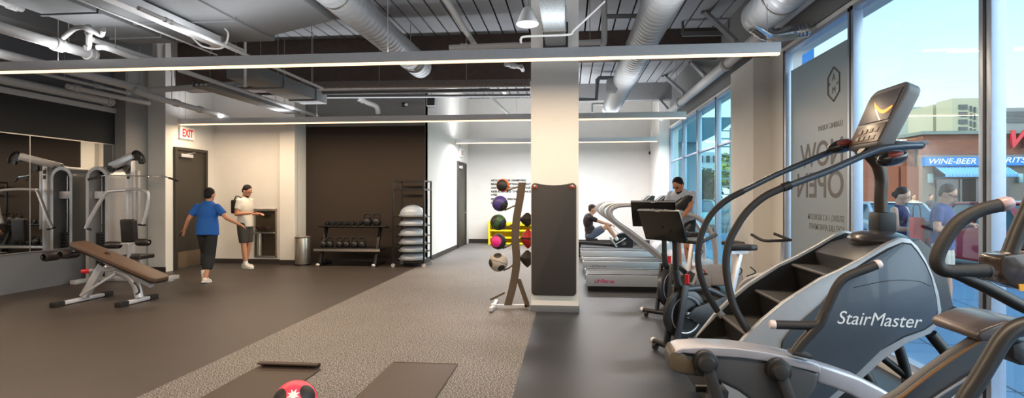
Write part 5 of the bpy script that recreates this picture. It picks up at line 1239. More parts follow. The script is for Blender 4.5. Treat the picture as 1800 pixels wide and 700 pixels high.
# console slab
cb0, ct0 = V((2.03, 0, 1.84)), V((2.225, 0, 2.27))
ax = (ct0 - cb0); Lc = ax.length; ax.normalize(); nx = V((-ax.z, 0, ax.x))
def cpt(s, y): return cb0 + ax * s + V((0, y, 0))
rc = []
ya, yb, r = 3.96, 4.44, 0.085
for (ss, yy, a0) in ((Lc - r, yb - r, 0), (Lc - r, ya + r, PI / 2)):
    for q_ in range(7):
        an = a0 + q_ * PI / 12
        rc.append(cpt(ss + r * math.cos(an - 0 if a0 == 0 else an - PI / 2 + PI / 2 - a0 + 0) * 1.0, yy) if False else None)
rc = []
def arc2(cs, cy, a0, a1, r, k=7):
    return [cpt(cs + r * math.sin(a0 + (a1 - a0) * i / (k - 1)), cy + r * math.cos(a0 + (a1 - a0) * i / (k - 1))) for i in range(k)]
rc += arc2(0.03, yb - 0.06, -PI / 2, 0, 0.03, 4) + arc2(Lc - r, yb - r, 0, PI / 2, r) + arc2(Lc - r, ya + r, PI / 2, PI, r) + arc2(0.03, ya + 0.06, PI, 3 * PI / 2, 0.03, 4)
MB().prism(rc, -nx * 0.10).build('console', mat('console_grey', (0.44, 0.44, 0.45), 0.4), Z_, bevel=0.025, bseg=4)
def face(s0, s1, y0, y1, nm, m, off=0.002, th=0.004):
    return MB().prism([cpt(s0, y0) + nx * off, cpt(s0, y1) + nx * off, cpt(s1, y1) + nx * off, cpt(s1, y0) + nx * off], nx * th).build(nm, m, Z_, bevel=0.001)
scn = face(0.19, Lc - 0.05, ya + 0.04, yb - 0.05, 'console_screen', mat('console_screen_violet', (0.36, 0.34, 0.37), 0.35, coat=0.15))
MB().prism(crv([cpt(0.36, 4.30) + nx * 0.007, cpt(0.30, 4.24) + nx * 0.007, cpt(0.24, 4.10) + nx * 0.007, cpt(0.26, 4.03) + nx * 0.007, cpt(0.29, 4.02) + nx * 0.007, cpt(0.27, 4.12) + nx * 0.007, cpt(0.33, 4.25) + nx * 0.007], 3), nx * 0.002).build('display_glow', mat('display_orange', (0.95, 0.62, 0.20), 0.4, emit=(1.0, 0.55, 0.12), estr=1.2), scn)
kp = face(0.03, 0.17, ya + 0.04, yb - 0.05, 'keypad', mat('keypad_brown', (0.42, 0.33, 0.27), 0.3))
for i in range(4):
    for j in range(2):
        MB().prism([cpt(0.05 + 0.055 * j, 4.06 + 0.07 * i) + nx * 0.007, cpt(0.05 + 0.055 * j, 4.10 + 0.07 * i) + nx * 0.007, cpt(0.08 + 0.055 * j, 4.10 + 0.07 * i) + nx * 0.007, cpt(0.08 + 0.055 * j, 4.06 + 0.07 * i) + nx * 0.007], nx * 0.003).build('key', mat('key_grey', (0.50, 0.46, 0.42), 0.4), kp)
# hand rails and tray
YNr, YFr = 3.86, 4.52
near = [PY(u, v, YNr) for u, v in ((1620, 256), (1590, 257), (1551, 261), (1525, 270), (1500, 281), (1457, 300), (1420, 314), (1376, 330), (1343, 346), (1314, 371), (1294, 400), (1281, 428), (1276, 462), (1280, 500), (1290, 538), (1308, 572), (1322, 590))]
far_ = [PY(u, v, YFr) for u, v in ((1560, 250), (1505, 254), (1457, 268), (1414, 286), (1371, 304), (1340, 319), (1306, 336), (1277, 352), (1251, 376), (1234, 409), (1227, 449), (1231, 483), (1243, 516), (1262, 548))]
railm = mat('rail_gunmetal', (0.36, 0.38, 0.41), 0.25, 0.6)
h1 = MB().tube(crv(near[:8], 4), 0.022, 14).build('handrail', railm, Z_)
MB().tube(crv(near[7:], 4), 0.024, 14).build('rail_grip', M['foam'], h1)
MB().cyl(near[7] + (near[6] - near[7]).normalized() * 0.05, near[7], 0.029, 14).build('rail_collar', blackg, h1)
MB().cyl(near[-1], n(1334, 606, YNr), 0.028, 14).build('rail_socket', silver_s, h1)
h2 = MB().tube(crv(far_[:7], 4), 0.022, 14).build('handrail', railm, Z_)
MB().tube(crv(far_[6:], 4), 0.024, 14).build('rail_grip', M['foam'], h2)
MB().cyl(far_[-1], PY(1270, 556, YFr), 0.028, 14).build('rail_socket', silver_s, h2)
MB().cyl(near[0] + V((0.0, 0, 0)), far_[0], 0.02, 12).build('front_crossbar', railm, Z_)
MB().prism([PY(1500, 268, 4.4), PY(1566, 256, 4.4), PY(1572, 262, 4.4), PY(1508, 280, 4.4)], (0, -0.42, 0)).build('console_tray', mat('tray_grey', (0.36, 0.37, 0.39), 0.35), Z_, bevel=0.01)
for (u, v, y, rr_) in ((1480, 257, 4.45, 0.075), (1568, 278, 3.95, 0.065)):
    c = PY(u, v, y)
    hb = MB().ell(c, (rr_ * 1.5, 0.06, 0.05), Euler((0, -0.25, 0)).to_matrix()).build('grip_sensor', mat('sensor_black', (0.12, 0.11, 0.11), 0.25, coat=0.5), Z_)
    MB().ell(c + V((0, -0.035, 0.02)), (rr_ * 0.8, 0.035, 0.025), Euler((0, -0.25, 0)).to_matrix()).build('sensor_pad', mat('sensor_red_brown', (0.55, 0.25, 0.22), 0.3), hb)
# legs and feet
for y in (Y1 + 0.08, Y2 - 0.08):
    MB().tube(crv([(2.30, y, 0.62), (2.42, y, 0.45), (2.50, y, 0.2), (2.52, y, 0.02)], 5), 0.036, 12).build('front_leg', blackg, Z_)
    MB().tube([(1.10, y, 0.2), (1.08, y, 0.01)], 0.04, 12).build('rear_leg', blackg, Z_)
    MB().tube(crv([(1.80, y, 0.45), (1.92, y, 0.33), (1.97, y, 0.15), (1.97, y, 0.02)], 4), 0.034, 12).build('middle_leg', blackg, Z_)
MB().tube([(2.2, Y2 - 0.08, 0.40), (2.5, Y2 - 0.08, 0.16)], 0.028, 10).build('brace_tube', blackg, Z_)
MB().tube([(2.5, Y1 + 0.08, 0.12), (2.5, Y2 - 0.08, 0.12)], 0.028, 10).build('cross_tube', blackg, Z_)

# ---------------- arc trainers up front ----------------
arc_silver = mat('trainer_silver', (0.70, 0.70, 0.74), 0.28, 0.45)
arc_dark = mat('trainer_charcoal', (0.28, 0.285, 0.30), 0.38)
arc_black = mat('trainer_black', (0.17, 0.165, 0.165), 0.42)
tip = mat('handle_tip_white', (0.85, 0.80, 0.80), 0.35)
YA = 2.62
A_ = T('arc_trainer', 'silver and charcoal arc trainer filling the lower edge before the stair climber', 'cross trainer', (1.0, YA + 0.15, 0))
def aq(u, v, y=YA): return PY(u, v, y)
top_ = [(1183, 613), (1190, 608), (1200, 605), (1240, 603), (1290, 605), (1330, 610), (1360, 615), (1390, 621), (1420, 628), (1438, 634), (1441, 640)]
low_ = [(1193, 622), (1200, 619), (1206, 620), (1256, 625), (1300, 628), (1340, 633), (1380, 640), (1400, 645), (1420, 650), (1438, 655), (1441, 656)]
MB().strip([aq(u, v + 6) + V((0, -0.01, 0)) for u, v in top_], [aq(u, v + 1) + V((0, -0.01, 0)) for u, v in low_], (0, 0.16, 0)).build('shroud_cap', arc_silver, A_, bevel=0.008, bseg=3)
body = [(1184, 612), (1178, 624), (1176, 634), (1178, 650), (1190, 657), (1210, 661), (1236, 664), (1268, 674), (1300, 690), (1330, 712), (1350, 735), (1400, 740), (1425, 700), (1437, 682), (1441, 656), (1400, 642), (1340, 630), (1290, 624), (1240, 620), (1210, 616)]
MB().prism([aq(u, v + (6 if v < 620 else 0)) for u, v in body], (0, 0.15, 0)).build('drive_shroud', arc_dark, A_, bevel=0.02, bseg=3)
MB().prism([aq(u, v) + V((0, -0.006, 0)) for u, v in [(1184, 614), (1178, 626), (1178, 648), (1190, 655), (1222, 660), (1222, 640), (1208, 629), (1204, 622)]], (0, 0.16, 0)).build('nose_highlight', mat('bronze_highlight', (0.38, 0.34, 0.28), 0.35, 0.2), A_, bevel=0.012)  # bronze highlight on the shroud's end, painted as a raised patch
for (u, v, du) in ((1239, 636, 33), (1367, 650, 34)):
    c = aq(u, v, YA - 0.02)
    pv = MB().lathe([(0.01, -0.055), (0.030, -0.052), (0.038, -0.04), (0.038, 0.03), (0.01, 0.03)], c, (0, 1, 0), 28).build('pivot_hub', arc_black, A_)
    MB().lathe([(0.046, -0.03), (0.052, -0.026), (0.052, 0.02), (0.04, 0.02)], c, (0, 1, 0), 28).build('hub_ring', blackg, pv)
    e = aq(u + du * 2.2, v + 150, YA - 0.02)
    MB().bar(c + V((0, -0.02, 0)), V((e.x, YA - 0.04, 0.22)), 0.05, 0.05, up=(0, 1, 0)).build('swing_link', arc_black, A_, bevel=0.012)
    MB().bar(V((e.x - 0.25, YA - 0.1, 0.20)), V((e.x + 0.2, YA - 0.1, 0.22)), 0.14, 0.04).build('foot_plate', arc_black, A_, bevel=0.01)
MB().bar(aq(1222, 683, YA + 0.2), aq(1262, 684, YA + 0.2), 0.03, 0.03).build('rear_stub', blackg, A_, bevel=0.005)
tt_ = [(1436, 640), (1470, 650), (1510, 664), (1550, 684), (1590, 708), (1640, 745)]
tb_ = [(1436, 674), (1465, 683), (1495, 695), (1525, 712), (1560, 740), (1600, 785)]
MB().strip([aq(u, v, YA + 0.06) for u, v in tt_], [aq(u, v, YA + 0.06) for u, v in tb_], (0, 0.10, 0)).build('arched_frame', arc_silver, A_, bevel=0.015, bseg=3)
fe_ = aq(1620, 765, YA + 0.15)
MB().bar((fe_.x, YA + 0.15, fe_.z), (fe_.x + 0.12, YA + 0.15, 0.06), 0.14, 0.10).build('front_post', arc_silver, A_, bevel=0.01)
for x in (0.62, fe_.x + 0.12): MB().box(x - 0.05, x + 0.05, YA - 0.1, YA + 0.45, 0, 0.07).build('floor_foot', arc_black, A_, bevel=0.012)
MB().box(0.62, fe_.x + 0.12, YA + 0.10, YA + 0.2, 0.03, 0.10).build('base_beam', arc_silver, A_, bevel=0.01)
MB().bar(aq(1262, 680, YA + 0.15), (0.62, YA + 0.15, 0.06), 0.10, 0.08).build('rear_post', arc_dark, A_, bevel=0.01)
def handle(T_, f, pts_low, pts_up, r):
    a = MB().tube(crv([f(u, v) for u, v in pts_low[0]], 5), r * 1.15, 14).build('handle_arm', arc_black, T_)
    for pl, nm in ((pts_low[1], 'foam_grip'), (pts_up, 'foam_grip')):
        c = crv([f(u, v) for u, v in pl], 5)
        MB().tube(c, r, 14).build(nm, M['foam'], a)
        e = c[-1]; d = (c[-1] - c[-2]).normalized()
        MB().lathe([(r * 0.98, -0.002), (r * 1.06, 0.002), (r * 1.06, 0.012), (r * 0.8, 0.022), (0.002, 0.025)], e, d, 16).build('grip_end', tip, a)
YH = YA - 0.0
handle(A_, lambda u, v: PY(u, v, YH + 0.0), ([(1396, 622), (1410, 603), (1428, 583), (1442, 566), (1450, 548)], [(1440, 570), (1425, 572), (1400, 572), (1362, 571)]), [(1449, 552), (1460, 528), (1470, 506), (1482, 491), (1500, 481), (1522, 473), (1540, 466)], 0.0195)
MB().obox(PY(1406, 622, YH), (0.085, 0.06, 0.018), Euler((0, 0.2, 0)).to_matrix()).build('arm_bracket', arc_black, A_, bevel=0.004)

YB2 = 1.86
B_ = T('arc_trainer', 'dark arc trainer cropped by the picture edge, its curved black handle before the window mullion', 'cross trainer', (1.5, YB2 + 0.1, 0))
def bq(u, v, y=YB2): return PY(u, v, y)
tt_ = [(1500, 745), (1545, 716), (1587, 692), (1634, 655), (1681, 622), (1722, 596), (1740, 590)]
tb_ = [(1570, 800), (1620, 760), (1662, 712), (1700, 680), (1722, 655), (1748, 630), (1765, 612)]
MB().strip([bq(u, v) for u, v in tt_], [bq(u, v) for u, v in tb_], (0, 0.05, 0)).build('inclined_beam', arc_dark, B_, bevel=0.012, bseg=3)
MB().tube([bq(u + 1, v + 3) + V((0, -0.003, 0)) for u, v in tt_], 0.004, 8).build('beam_highlight', mat('warm_highlight', (0.62, 0.46, 0.32), 0.3, 0.5), B_)  # warm reflection along the beam edge, painted as a thin copper line
MB().tube([bq(1590, 738, YB2 - 0.01), bq(1660, 690, YB2 - 0.01), bq(1716, 655, YB2 - 0.01)], 0.004, 8).build('beam_pinstripe', arc_silver, B_)
MB().prism([bq(u, v, YB2 - 0.03) for u, v in [(1716, 592), (1722, 582), (1742, 574), (1765, 566), (1800, 565), (1830, 570), (1830, 590), (1770, 598), (1725, 602)]], (0, 0.22, 0)).build('top_cap', mat('cap_grey_brown', (0.34, 0.31, 0.31), 0.3, coat=0.2), B_, bevel=0.02, bseg=3)
MB().prism([bq(u, v, YB2 + 0.02) for u, v in [(1780, 606), (1800, 600), (1850, 610), (1850, 650), (1800, 645), (1782, 632)]], (0, 0.12, 0)).build('hub_shroud', arc_dark, B_, bevel=0.02)
MB().tube(crv([bq(u, v, YB2 - 0.14) for u, v in ((1668, 760), (1697, 702), (1718, 670), (1741, 632), (1762, 598), (1785, 578), (1825, 566))], 5), 0.0235, 16).build('lower_arm', arc_black, B_)
MB().tube(crv([bq(u, v, YB2 - 0.14) for u, v in ((1668, 760), (1660, 800), (1650, 900))], 3), 0.0235, 16).build('arm_link', arc_black, B_)
hb_ = crv([bq(u, v, YB2 - 0.08) for u, v in ((1734, 476), (1700, 477), (1662, 476), (1648, 465), (1649, 447), (1663, 419), (1686, 390), (1722, 370), (1757, 361))], 6)
hd = MB().tube(hb_, 0.0195, 16).build('curved_handle', M['foam'], B_)
e = hb_[-1]; d = (hb_[-1] - hb_[-2]).normalized()
MB().lathe([(0.0185, -0.002), (0.021, 0.002), (0.021, 0.022), (0.016, 0.033), (0.002, 0.037)], e, d, 18).build('grip_end', mat('clear_pink_tip', (0.70, 0.60, 0.62), 0.25), hd)
e = hb_[0]; d = (hb_[0] - hb_[1]).normalized()
MB().lathe([(0.019, -0.002), (0.02, 0.004), (0.013, 0.014), (0.002, 0.017)], e, d, 18).build('grip_end', M['rubber'], hd)
MB().tube(crv([bq(u, v, YB2 - 0.08) for u, v in ((1656, 478), (1690, 487), (1723, 500), (1760, 519), (1800, 540), (1850, 560))], 5), [0.008 + 0.010 * min(1, i / 8) for i in range(26)], 14).build('handle_beam', arc_black, B_)
con = MB().prism([bq(u, v, YB2 + 0.04) for u, v in [(1760, 455), (1764, 450), (1800, 446), (1900, 440), (1900, 520), (1800, 512), (1772, 500), (1760, 480)]], (0, 0.10, 0)).build('console', mat('console_brown_black', (0.20, 0.155, 0.135), 0.22, coat=0.5), B_, bevel=0.012)
MB().tube([bq(1762, 449, YB2 + 0.08), bq(1850, 445, YB2 + 0.08)], 0.012, 10).build('console_rim', M['steel'], con)
MB().prism([bq(1792, 500, YB2 + 0.035), bq(1806, 500, YB2 + 0.035), bq(1806, 512, YB2 + 0.035), bq(1794, 512, YB2 + 0.035)], (0, 0.006, 0)).build('console_key', mat('key_amber', (0.9, 0.65, 0.15), 0.4), con)
MB().tube([bq(1774, 448, YB2 + 0.09), bq(1790, 405, YB2 + 0.09), bq(1815, 350, YB2 + 0.09)], 0.023, 14).build('upper_bar', arc_black, B_)
pn = MB().prism([bq(1786, 440, YB2 + 0.12), bq(1796, 404, YB2 + 0.12), bq(1880, 380, YB2 + 0.12), bq(1880, 436, YB2 + 0.12)], (0, 0.03, 0)).build('display_panel', mat('display_brown', (0.38, 0.28, 0.22), 0.25), B_, bevel=0.005)
MB().prism([bq(1793, 418, YB2 + 0.115), bq(1800, 408, YB2 + 0.115), bq(1822, 402, YB2 + 0.115), bq(1822, 416, YB2 + 0.115)], (0, 0.004, 0)).build('display_glow', MATS['display_orange'], pn)
cxp = bq(1880, 480).x
MB().tube(crv([(cxp, YB2 + 0.1, 1.22), (cxp + 0.02, YB2 + 0.1, 0.7), (cxp + 0.05, YB2 + 0.1, 0.05)], 4), 0.04, 12).build('column', arc_dark, B_)
x0b = bq(1560, 780).x
MB().box(x0b, cxp + 0.1, YB2 + 0.05, YB2 + 0.15, 0.0, 0.08).build('base_beam', arc_dark, B_, bevel=0.01)
MB().bar(bq(1545, 760, YB2 + 0.1), (x0b, YB2 + 0.1, 0.05), 0.1, 0.1).build('rear_post', arc_dark, B_, bevel=0.01)
for x in (x0b, cxp + 0.05): MB().box(x - 0.05, x + 0.05, YB2 - 0.2, YB2 + 0.4, 0, 0.06).build('floor_foot', arc_black, B_, bevel=0.012)
# ---------------- people ----------------
def remesh_obj(mb, name, m, parent, vox, smooth=4, sm2=0.5):
    me = bpy.data.meshes.new(name); me.from_pydata([tuple(p) for p in mb.v], [], mb.f)
    bm = bmesh.new(); bm.from_mesh(me); bmesh.ops.recalc_face_normals(bm, faces=bm.faces); bm.to_mesh(me); bm.free()
    o = bpy.data.objects.new('tmp_body', me); C.objects.link(o)
    md = o.modifiers.new('r', 'REMESH'); md.mode = 'VOXEL'; md.voxel_size = vox; md.use_smooth_shade = True
    if smooth:
        s = o.modifiers.new('s', 'SMOOTH'); s.iterations = smooth; s.factor = sm2
    bpy.context.view_layer.update()
    out = bpy.data.meshes.new_from_object(o.evaluated_get(bpy.context.evaluated_depsgraph_get()))
    out.name = name
    C.objects.unlink(o); bpy.data.objects.remove(o)
    for p in out.polygons: p.use_smooth = True
    out.materials.clear(); out.materials.append(m)
    r = bpy.data.objects.new(name, out); C.objects.link(r); r.parent = parent
    return r
def cap(mb, a, b, ra, rb, k=5):
    """tapered limb segment with round ends"""
    a, b = V(a), V(b); mb.tube([a, a.lerp(b, 0.33), a.lerp(b, 0.66), b], [ra, ra * 0.72 + rb * 0.28, ra * 0.35 + rb * 0.65, rb], 14)
    mb.ell(a, ra, nu=14, nv=9); mb.ell(b, rb, nu=14, nv=9)
def look(d):
    return V(d).normalized().to_track_quat('X', 'Z').to_matrix()
POSE = dict(pelvis=(0, 0, 0.94), chest=(0.0, 0, 1.25), neck=(0.0, 0, 1.46), head=(0.02, 0, 1.61), gaze=(1, 0, 0),
            sl=(0, 0.175, 1.40), sr=(0, -0.175, 1.40), el=(-0.02, 0.24, 1.13), er=(-0.02, -0.24, 1.13), wl=(0.06, 0.25, 0.90), wr=(0.06, -0.25, 0.90),
            kl=(0.02, 0.10, 0.50), kr=(0.02, -0.10, 0.50), al=(-0.02, 0.10, 0.08), ar=(-0.02, -0.10, 0.08), tl=(1, 0.1, 0), tr=(1, -0.1, 0))
def person(label, loc, rz, pose=None, sc_=1.0, vox=0.011, shirt=None, pants=None, pants_to=1.0, shoes=None, hair=None, skin=None, sleeve=0.62, beard=False, long_hair=False, female=False, pants_loose=0.0, glasses=False, phone=None, socks=None, cat='person', group=None, tank=False, boxy=0.0):
    P = dict(POSE); P.update(pose or {}); P = {k_: V(v_) for k_, v_ in P.items()}
    t = T('person', label, cat, (0, 0, 0), group)
    fw = 0.92 if female else 1.0
    H = P['head']; g = P['gaze'].normalized(); Rh = look(g)
    b = MB()
    # head, jaw, nose, ears, neck
    b.ell(H + Rh @ V((-0.005, 0, 0.02)), (0.098, 0.077, 0.108), Rh)
    b.ell(H + Rh @ V((0.025, 0, -0.055)), (0.062, 0.056, 0.062), Rh)
    b.ell(H + Rh @ V((0.055, 0, -0.088)), (0.026, 0.028, 0.022), Rh)
    b.ell(H + Rh @ V((0.098, 0, -0.018)), (0.020, 0.012, 0.022), Rh)
    b.ell(H + Rh @ V((0.088, 0, -0.055)), (0.013, 0.024, 0.010), Rh)
    for s in (-1, 1):
        b.ell(H + Rh @ V((0.0, s * 0.080, -0.01)), (0.018, 0.010, 0.032), Rh)
    nb = P['neck']
    cap(b, nb + V((0, 0, -0.06)), H + Rh @ V((-0.015, 0, -0.05)), 0.060 * fw, 0.054 * fw)
    pe, ch = P['pelvis'], P['chest']
    up = (nb - pe).normalized(); lat = (P['sl'] - P['sr']).normalized(); fwd = lat.cross(up).normalized()
    Rt = Matrix((fwd, lat, up)).transposed()
    hips = (P['kl'] * 0 + lat)
    def torso(mb, inf=0.0, low=True):
        mb.ell(ch + up * 0.03, (0.112 * fw + inf, 0.160 * fw + inf, 0.19 + inf), Rt)
        mb.ell(nb - up * 0.085, (0.078 + inf, 0.165 * fw + inf, 0.070 + inf), Rt)
        mb.ell(pe.lerp(ch, 0.5), (0.098 * fw + inf, 0.140 * fw + inf, 0.17 + inf), Rt)
        if low: mb.ell(pe, (0.115 + inf, 0.155 + inf, 0.13 + inf), Rt)
        if female:
            for s in (-1, 1): mb.ell(ch + up * 0.03 + fwd * 0.08 + lat * s * 0.065, 0.06 + inf)
    torso(b)
    HL, HR = pe + lat * 0.085 - up * 0.02, pe - lat * 0.085 - up * 0.02
    for (s_, e_, w_, sg) in ((P['sl'], P['el'], P['wl'], 1), (P['sr'], P['er'], P['wr'], -1)):
        cap(b, s_, e_, 0.056 * fw, 0.041 * fw); cap(b, e_, w_, 0.042 * fw, 0.028 * fw)
        # hand: palm, four fingers, thumb
        d = (w_ - e_).normalized(); side_ = d.cross(V((0, 0, 1)) if abs(d.z) < 0.8 else fwd).normalized()
        pn = side_.cross(d).normalized()
        if pn.z > 0 and abs(d.z) < 0.8: pn = -pn
        pc = w_ + d * 0.045
        Rhd = Matrix((d, side_, pn)).transposed()
        b.ell(pc, (0.052, 0.038, 0.018), Rhd)
        cap(b, w_, pc, 0.026, 0.022)
        for i, (o_, L_) in enumerate(((-0.029, 0.060), (-0.010, 0.070), (0.010, 0.066), (0.028, 0.052))):
            k0 = pc + d * 0.040 + side_ * o_; k1 = k0 + d * L_ * 0.55 + pn * 0.012; k2 = k1 + d * L_ * 0.25 + pn * L_ * 0.38
            cap(b, k0, k1, 0.0098, 0.009); cap(b, k1, k2, 0.009, 0.008)
        th = pc - side_ * 0.030 * sg - d * 0.015
        cap(b, th, th - side_ * 0.022 * sg + d * 0.03 + pn * 0.014, 0.012, 0.010); cap(b, th - side_ * 0.022 * sg + d * 0.03 + pn * 0.014, th - side_ * 0.012 * sg + d * 0.055 + pn * 0.022, 0.010, 0.009)
    for (h_, k_, a_, t_) in ((HL, P['kl'], P['al'], P['tl']), (HR, P['kr'], P['ar'], P['tr'])):
        cap(b, h_, k_, 0.088, 0.056); 
        calf = k_.lerp(a_, 0.32)
        cap(b, k_, calf, 0.054, 0.056); cap(b, calf, a_, 0.056, 0.037)
        td = V(t_).normalized(); cap(b, a_ - V((0, 0, 0.03)), a_ + td * 0.13 - V((0, 0, 0.045)), 0.034, 0.028)
    remesh_obj(b, 'body', skin, t, vox, 3)
    # face
    dk = mat('eye_dark', (0.10, 0.08, 0.07), 0.3)
    for s in (-1, 1):
        MB().ell(H + Rh @ V((0.088, s * 0.032, 0.008)), (0.008, 0.013, 0.008), Rh, 10, 8).build('eye', dk, t)
        MB().ell(H + Rh @ V((0.090, s * 0.032, 0.030)), (0.008, 0.020, 0.004), Rh, 10, 8).build('eyebrow', hair, t)
    MB().ell(H + Rh @ V((0.097, 0, -0.057)), (0.006, 0.022, 0.006), Rh, 12, 8).build('lips', mat('lip_skin', (0.62, 0.36, 0.32), 0.5), t)
    # hair
    hm = MB()
    hm.ell(H + Rh @ V((-0.022, 0, 0.052)), (0.096, 0.083, 0.088), Rh); hm.ell(H + Rh @ V((-0.056, 0, 0.0)), (0.056, 0.073, 0.070), Rh)
    if beard or not female:
        for s in (-1, 1): hm.ell(H + Rh @ V((0.0, s * 0.072, 0.025)), (0.02, 0.010, 0.026), Rh)
    if long_hair:
        hm.ell(H + Rh @ V((-0.10, 0, -0.01)), (0.045, 0.042, 0.045), Rh)
    remesh_obj(hm, 'hair', hair, t, vox, 3)
    if beard:
        bm_ = MB(); bm_.ell(H + Rh @ V((0.034, 0, -0.082)), (0.054, 0.054, 0.036), Rh); bm_.ell(H + Rh @ V((0.072, 0, -0.090)), (0.024, 0.028, 0.022), Rh)
        remesh_obj(bm_, 'beard', hair, t, vox, 2)
    if glasses:
        gl = MB()
        for s in (-1, 1):
            gl.lathe([(0.020, -0.002), (0.024, 0), (0.020, 0.002)], H + Rh @ V((0.103, s * 0.034, 0.004)), g, 18)
            gl.bar(H + Rh @ V((0.098, s * 0.056, 0.008)), H + Rh @ V((0.0, s * 0.082, 0.012)), 0.004, 0.008)
        gl.bar(H + Rh @ V((0.104, -0.012, 0.006)), H + Rh @ V((0.104, 0.012, 0.006)), 0.005, 0.006)
        gl.build('glasses', M['black'], t)
    # shirt
    sh = MB(); inf = 0.016 + boxy
    torso(sh, inf, low=False)
    hem = pe - up * 0.03
    sh.lathe([(0.145 + inf, -0.05), (0.138 + inf, 0.10), (0.12 + inf, 0.25)], hem, up, 26)
    k0 = len(sh.v) - 26 * 3
    for i in range(k0, len(sh.v)):
        d = sh.v[i] - hem; x = d.dot(fwd); sh.v[i] = sh.v[i] - fwd * x * 0.20 + lat * d.dot(lat) * 0.12
    cap(sh, nb - up * 0.03, nb - up * 0.02, 0.068, 0.066)
    if not tank:
        for (s_, e_) in ((P['sl'], P['el']), (P['sr'], P['er'])):
            q_ = s_.lerp(e_, sleeve); sh.ell(s_, 0.060); sh.tube([s_, q_], [0.060, 0.056 + boxy * 0.6], 16)
    remesh_obj(sh, 'shirt', shirt, t, vox, 4)
    # trousers / shorts
    pn_ = MB(); pn_.ell(pe - up * 0.0, (0.130, 0.166, 0.125), Rt)
    for (h_, k_, a_) in ((HL, P['kl'], P['al']), (HR, P['kr'], P['ar'])):
        lo = pants_loose
        if pants_to <= 1.0:
            e_ = h_.lerp(k_, pants_to); pn_.ell(h_, 0.100 + lo * 0.5); pn_.tube([h_, h_.lerp(e_, 0.5), e_], [0.100 + lo * 0.5, 0.092 + lo, (0.100 * (1 - pants_to) + 0.070 * pants_to) + lo], 18)
        else:
            f_ = pants_to - 1.0; pn_.ell(h_, 0.100); pn_.tube([h_, k_], [0.098, 0.066 + lo], 18); pn_.ell(k_, 0.066 + lo)
            pn_.tube([k_, k_.lerp(a_, min(f_, 0.35)), k_.lerp(a_, f_)], [0.066 + lo, 0.066 + lo, 0.050 + lo], 18)
    remesh_obj(pn_, 'shorts' if pants_to <= 1 else 'trousers', pants, t, vox, 3)
    # shoes, socks
    for (k_, a_, t_) in ((P['kl'], P['al'], P['tl']), (P['kr'], P['ar'], P['tr'])):
        td = V(t_).normalized(); ft = look(td); s_ = MB()
        ax_ = (k_ - a_).normalized()
        base = a_ - ft @ V((0, 0, 0.035))
        s_.ell(base + ft @ V((-0.015, 0, 0.0)), (0.062, 0.042, 0.048), ft); s_.ell(base + ft @ V((0.09, 0, -0.012)), (0.105, 0.046, 0.036), ft); s_.ell(base + ft @ V((0.04, 0, 0.01)), (0.06, 0.040, 0.040), ft)
        o_ = remesh_obj(s_, 'shoe', shoes, t, vox, 2)
        so_ = MB().prism([base + ft @ V(p_) for p_ in ((-0.075, -0.03, -0.045), (-0.075, 0.03, -0.045), (0.03, 0.036, -0.045), (0.14, 0.048, -0.045), (0.195, 0.02, -0.043), (0.195, -0.02, -0.043), (0.14, -0.048, -0.045), (0.03, -0.036, -0.045))], ft @ V((0, 0, 0.024)))
        o2 = so_.build('sole', M['white'], o_, bevel=0.008) if False else so_.build('sole', M['white'], t, bevel=0.008)
        if socks: MB().tube([a_ - ax_ * 0.01, a_ + ax_ * 0.07], [0.046, 0.046], 14).build('sock', socks, t)
    if phone:
        hnd = P[phone]; e_ = P['e' + phone[1]]; d = (hnd - e_).normalized()
        p_ = T('phone', phone_label.get(phone, 'phone'), 'phone', (0, 0, 0)) if False else None
        MB().obox(hnd + d * 0.10 + V((0, 0, 0.025)), (0.14, 0.07, 0.010), look(d + V((0, 0, 0.4)))).build('held_phone', M['screen'], t, bevel=0.003)
    t.location = loc; t.rotation_euler = (0, 0, rz); t.scale = (sc_, sc_, sc_)
    return t
skA = mat('skin_warm', (0.82, 0.62, 0.51), 0.55); skB = mat('skin_tan', (0.78, 0.55, 0.43), 0.55); skC = mat('skin_pale', (0.83, 0.66, 0.57), 0.55)
hrD = mat('hair_black', (0.07, 0.055, 0.05), 0.85); hrB = mat('hair_brown', (0.24, 0.16, 0.12), 0.6)
# woman walking away, blue tee
person('person in a royal blue tee and black leggings walking away toward the door', (-6.28, 9.35, 0), math.radians(97), dict(
    pelvis=(0, 0, 0.90), chest=(0.02, 0, 1.18), neck=(0.03, 0, 1.375), head=(0.05, -0.02, 1.515), gaze=(1, -0.15, -0.1),
    sl=(0, 0.175, 1.315), sr=(0, -0.175, 1.31), el=(-0.04, 0.30, 1.10), er=(-0.02, -0.34, 1.12), wl=(0.04, 0.42, 0.90), wr=(0.12, -0.50, 1.0),
    kl=(0.14, 0.08, 0.50), kr=(0.0, -0.04, 0.47), al=(-0.02, 0.02, 0.17), ar=(-0.10, -0.02, 0.085), tl=(0.35, 0, -1.0), tr=(1, 0, -0.15)),
    shirt=mat('tee_royal_blue', (0.11, 0.36, 0.68), 0.8), pants=mat('leggings_black', (0.12, 0.12, 0.13), 0.8), pants_to=1.62, shoes=mat('shoe_pale', (0.90, 0.84, 0.80), 0.6), hair=hrD, skin=skB, female=True, sleeve=0.66, phone='wl', boxy=0.018, pants_loose=0.03)
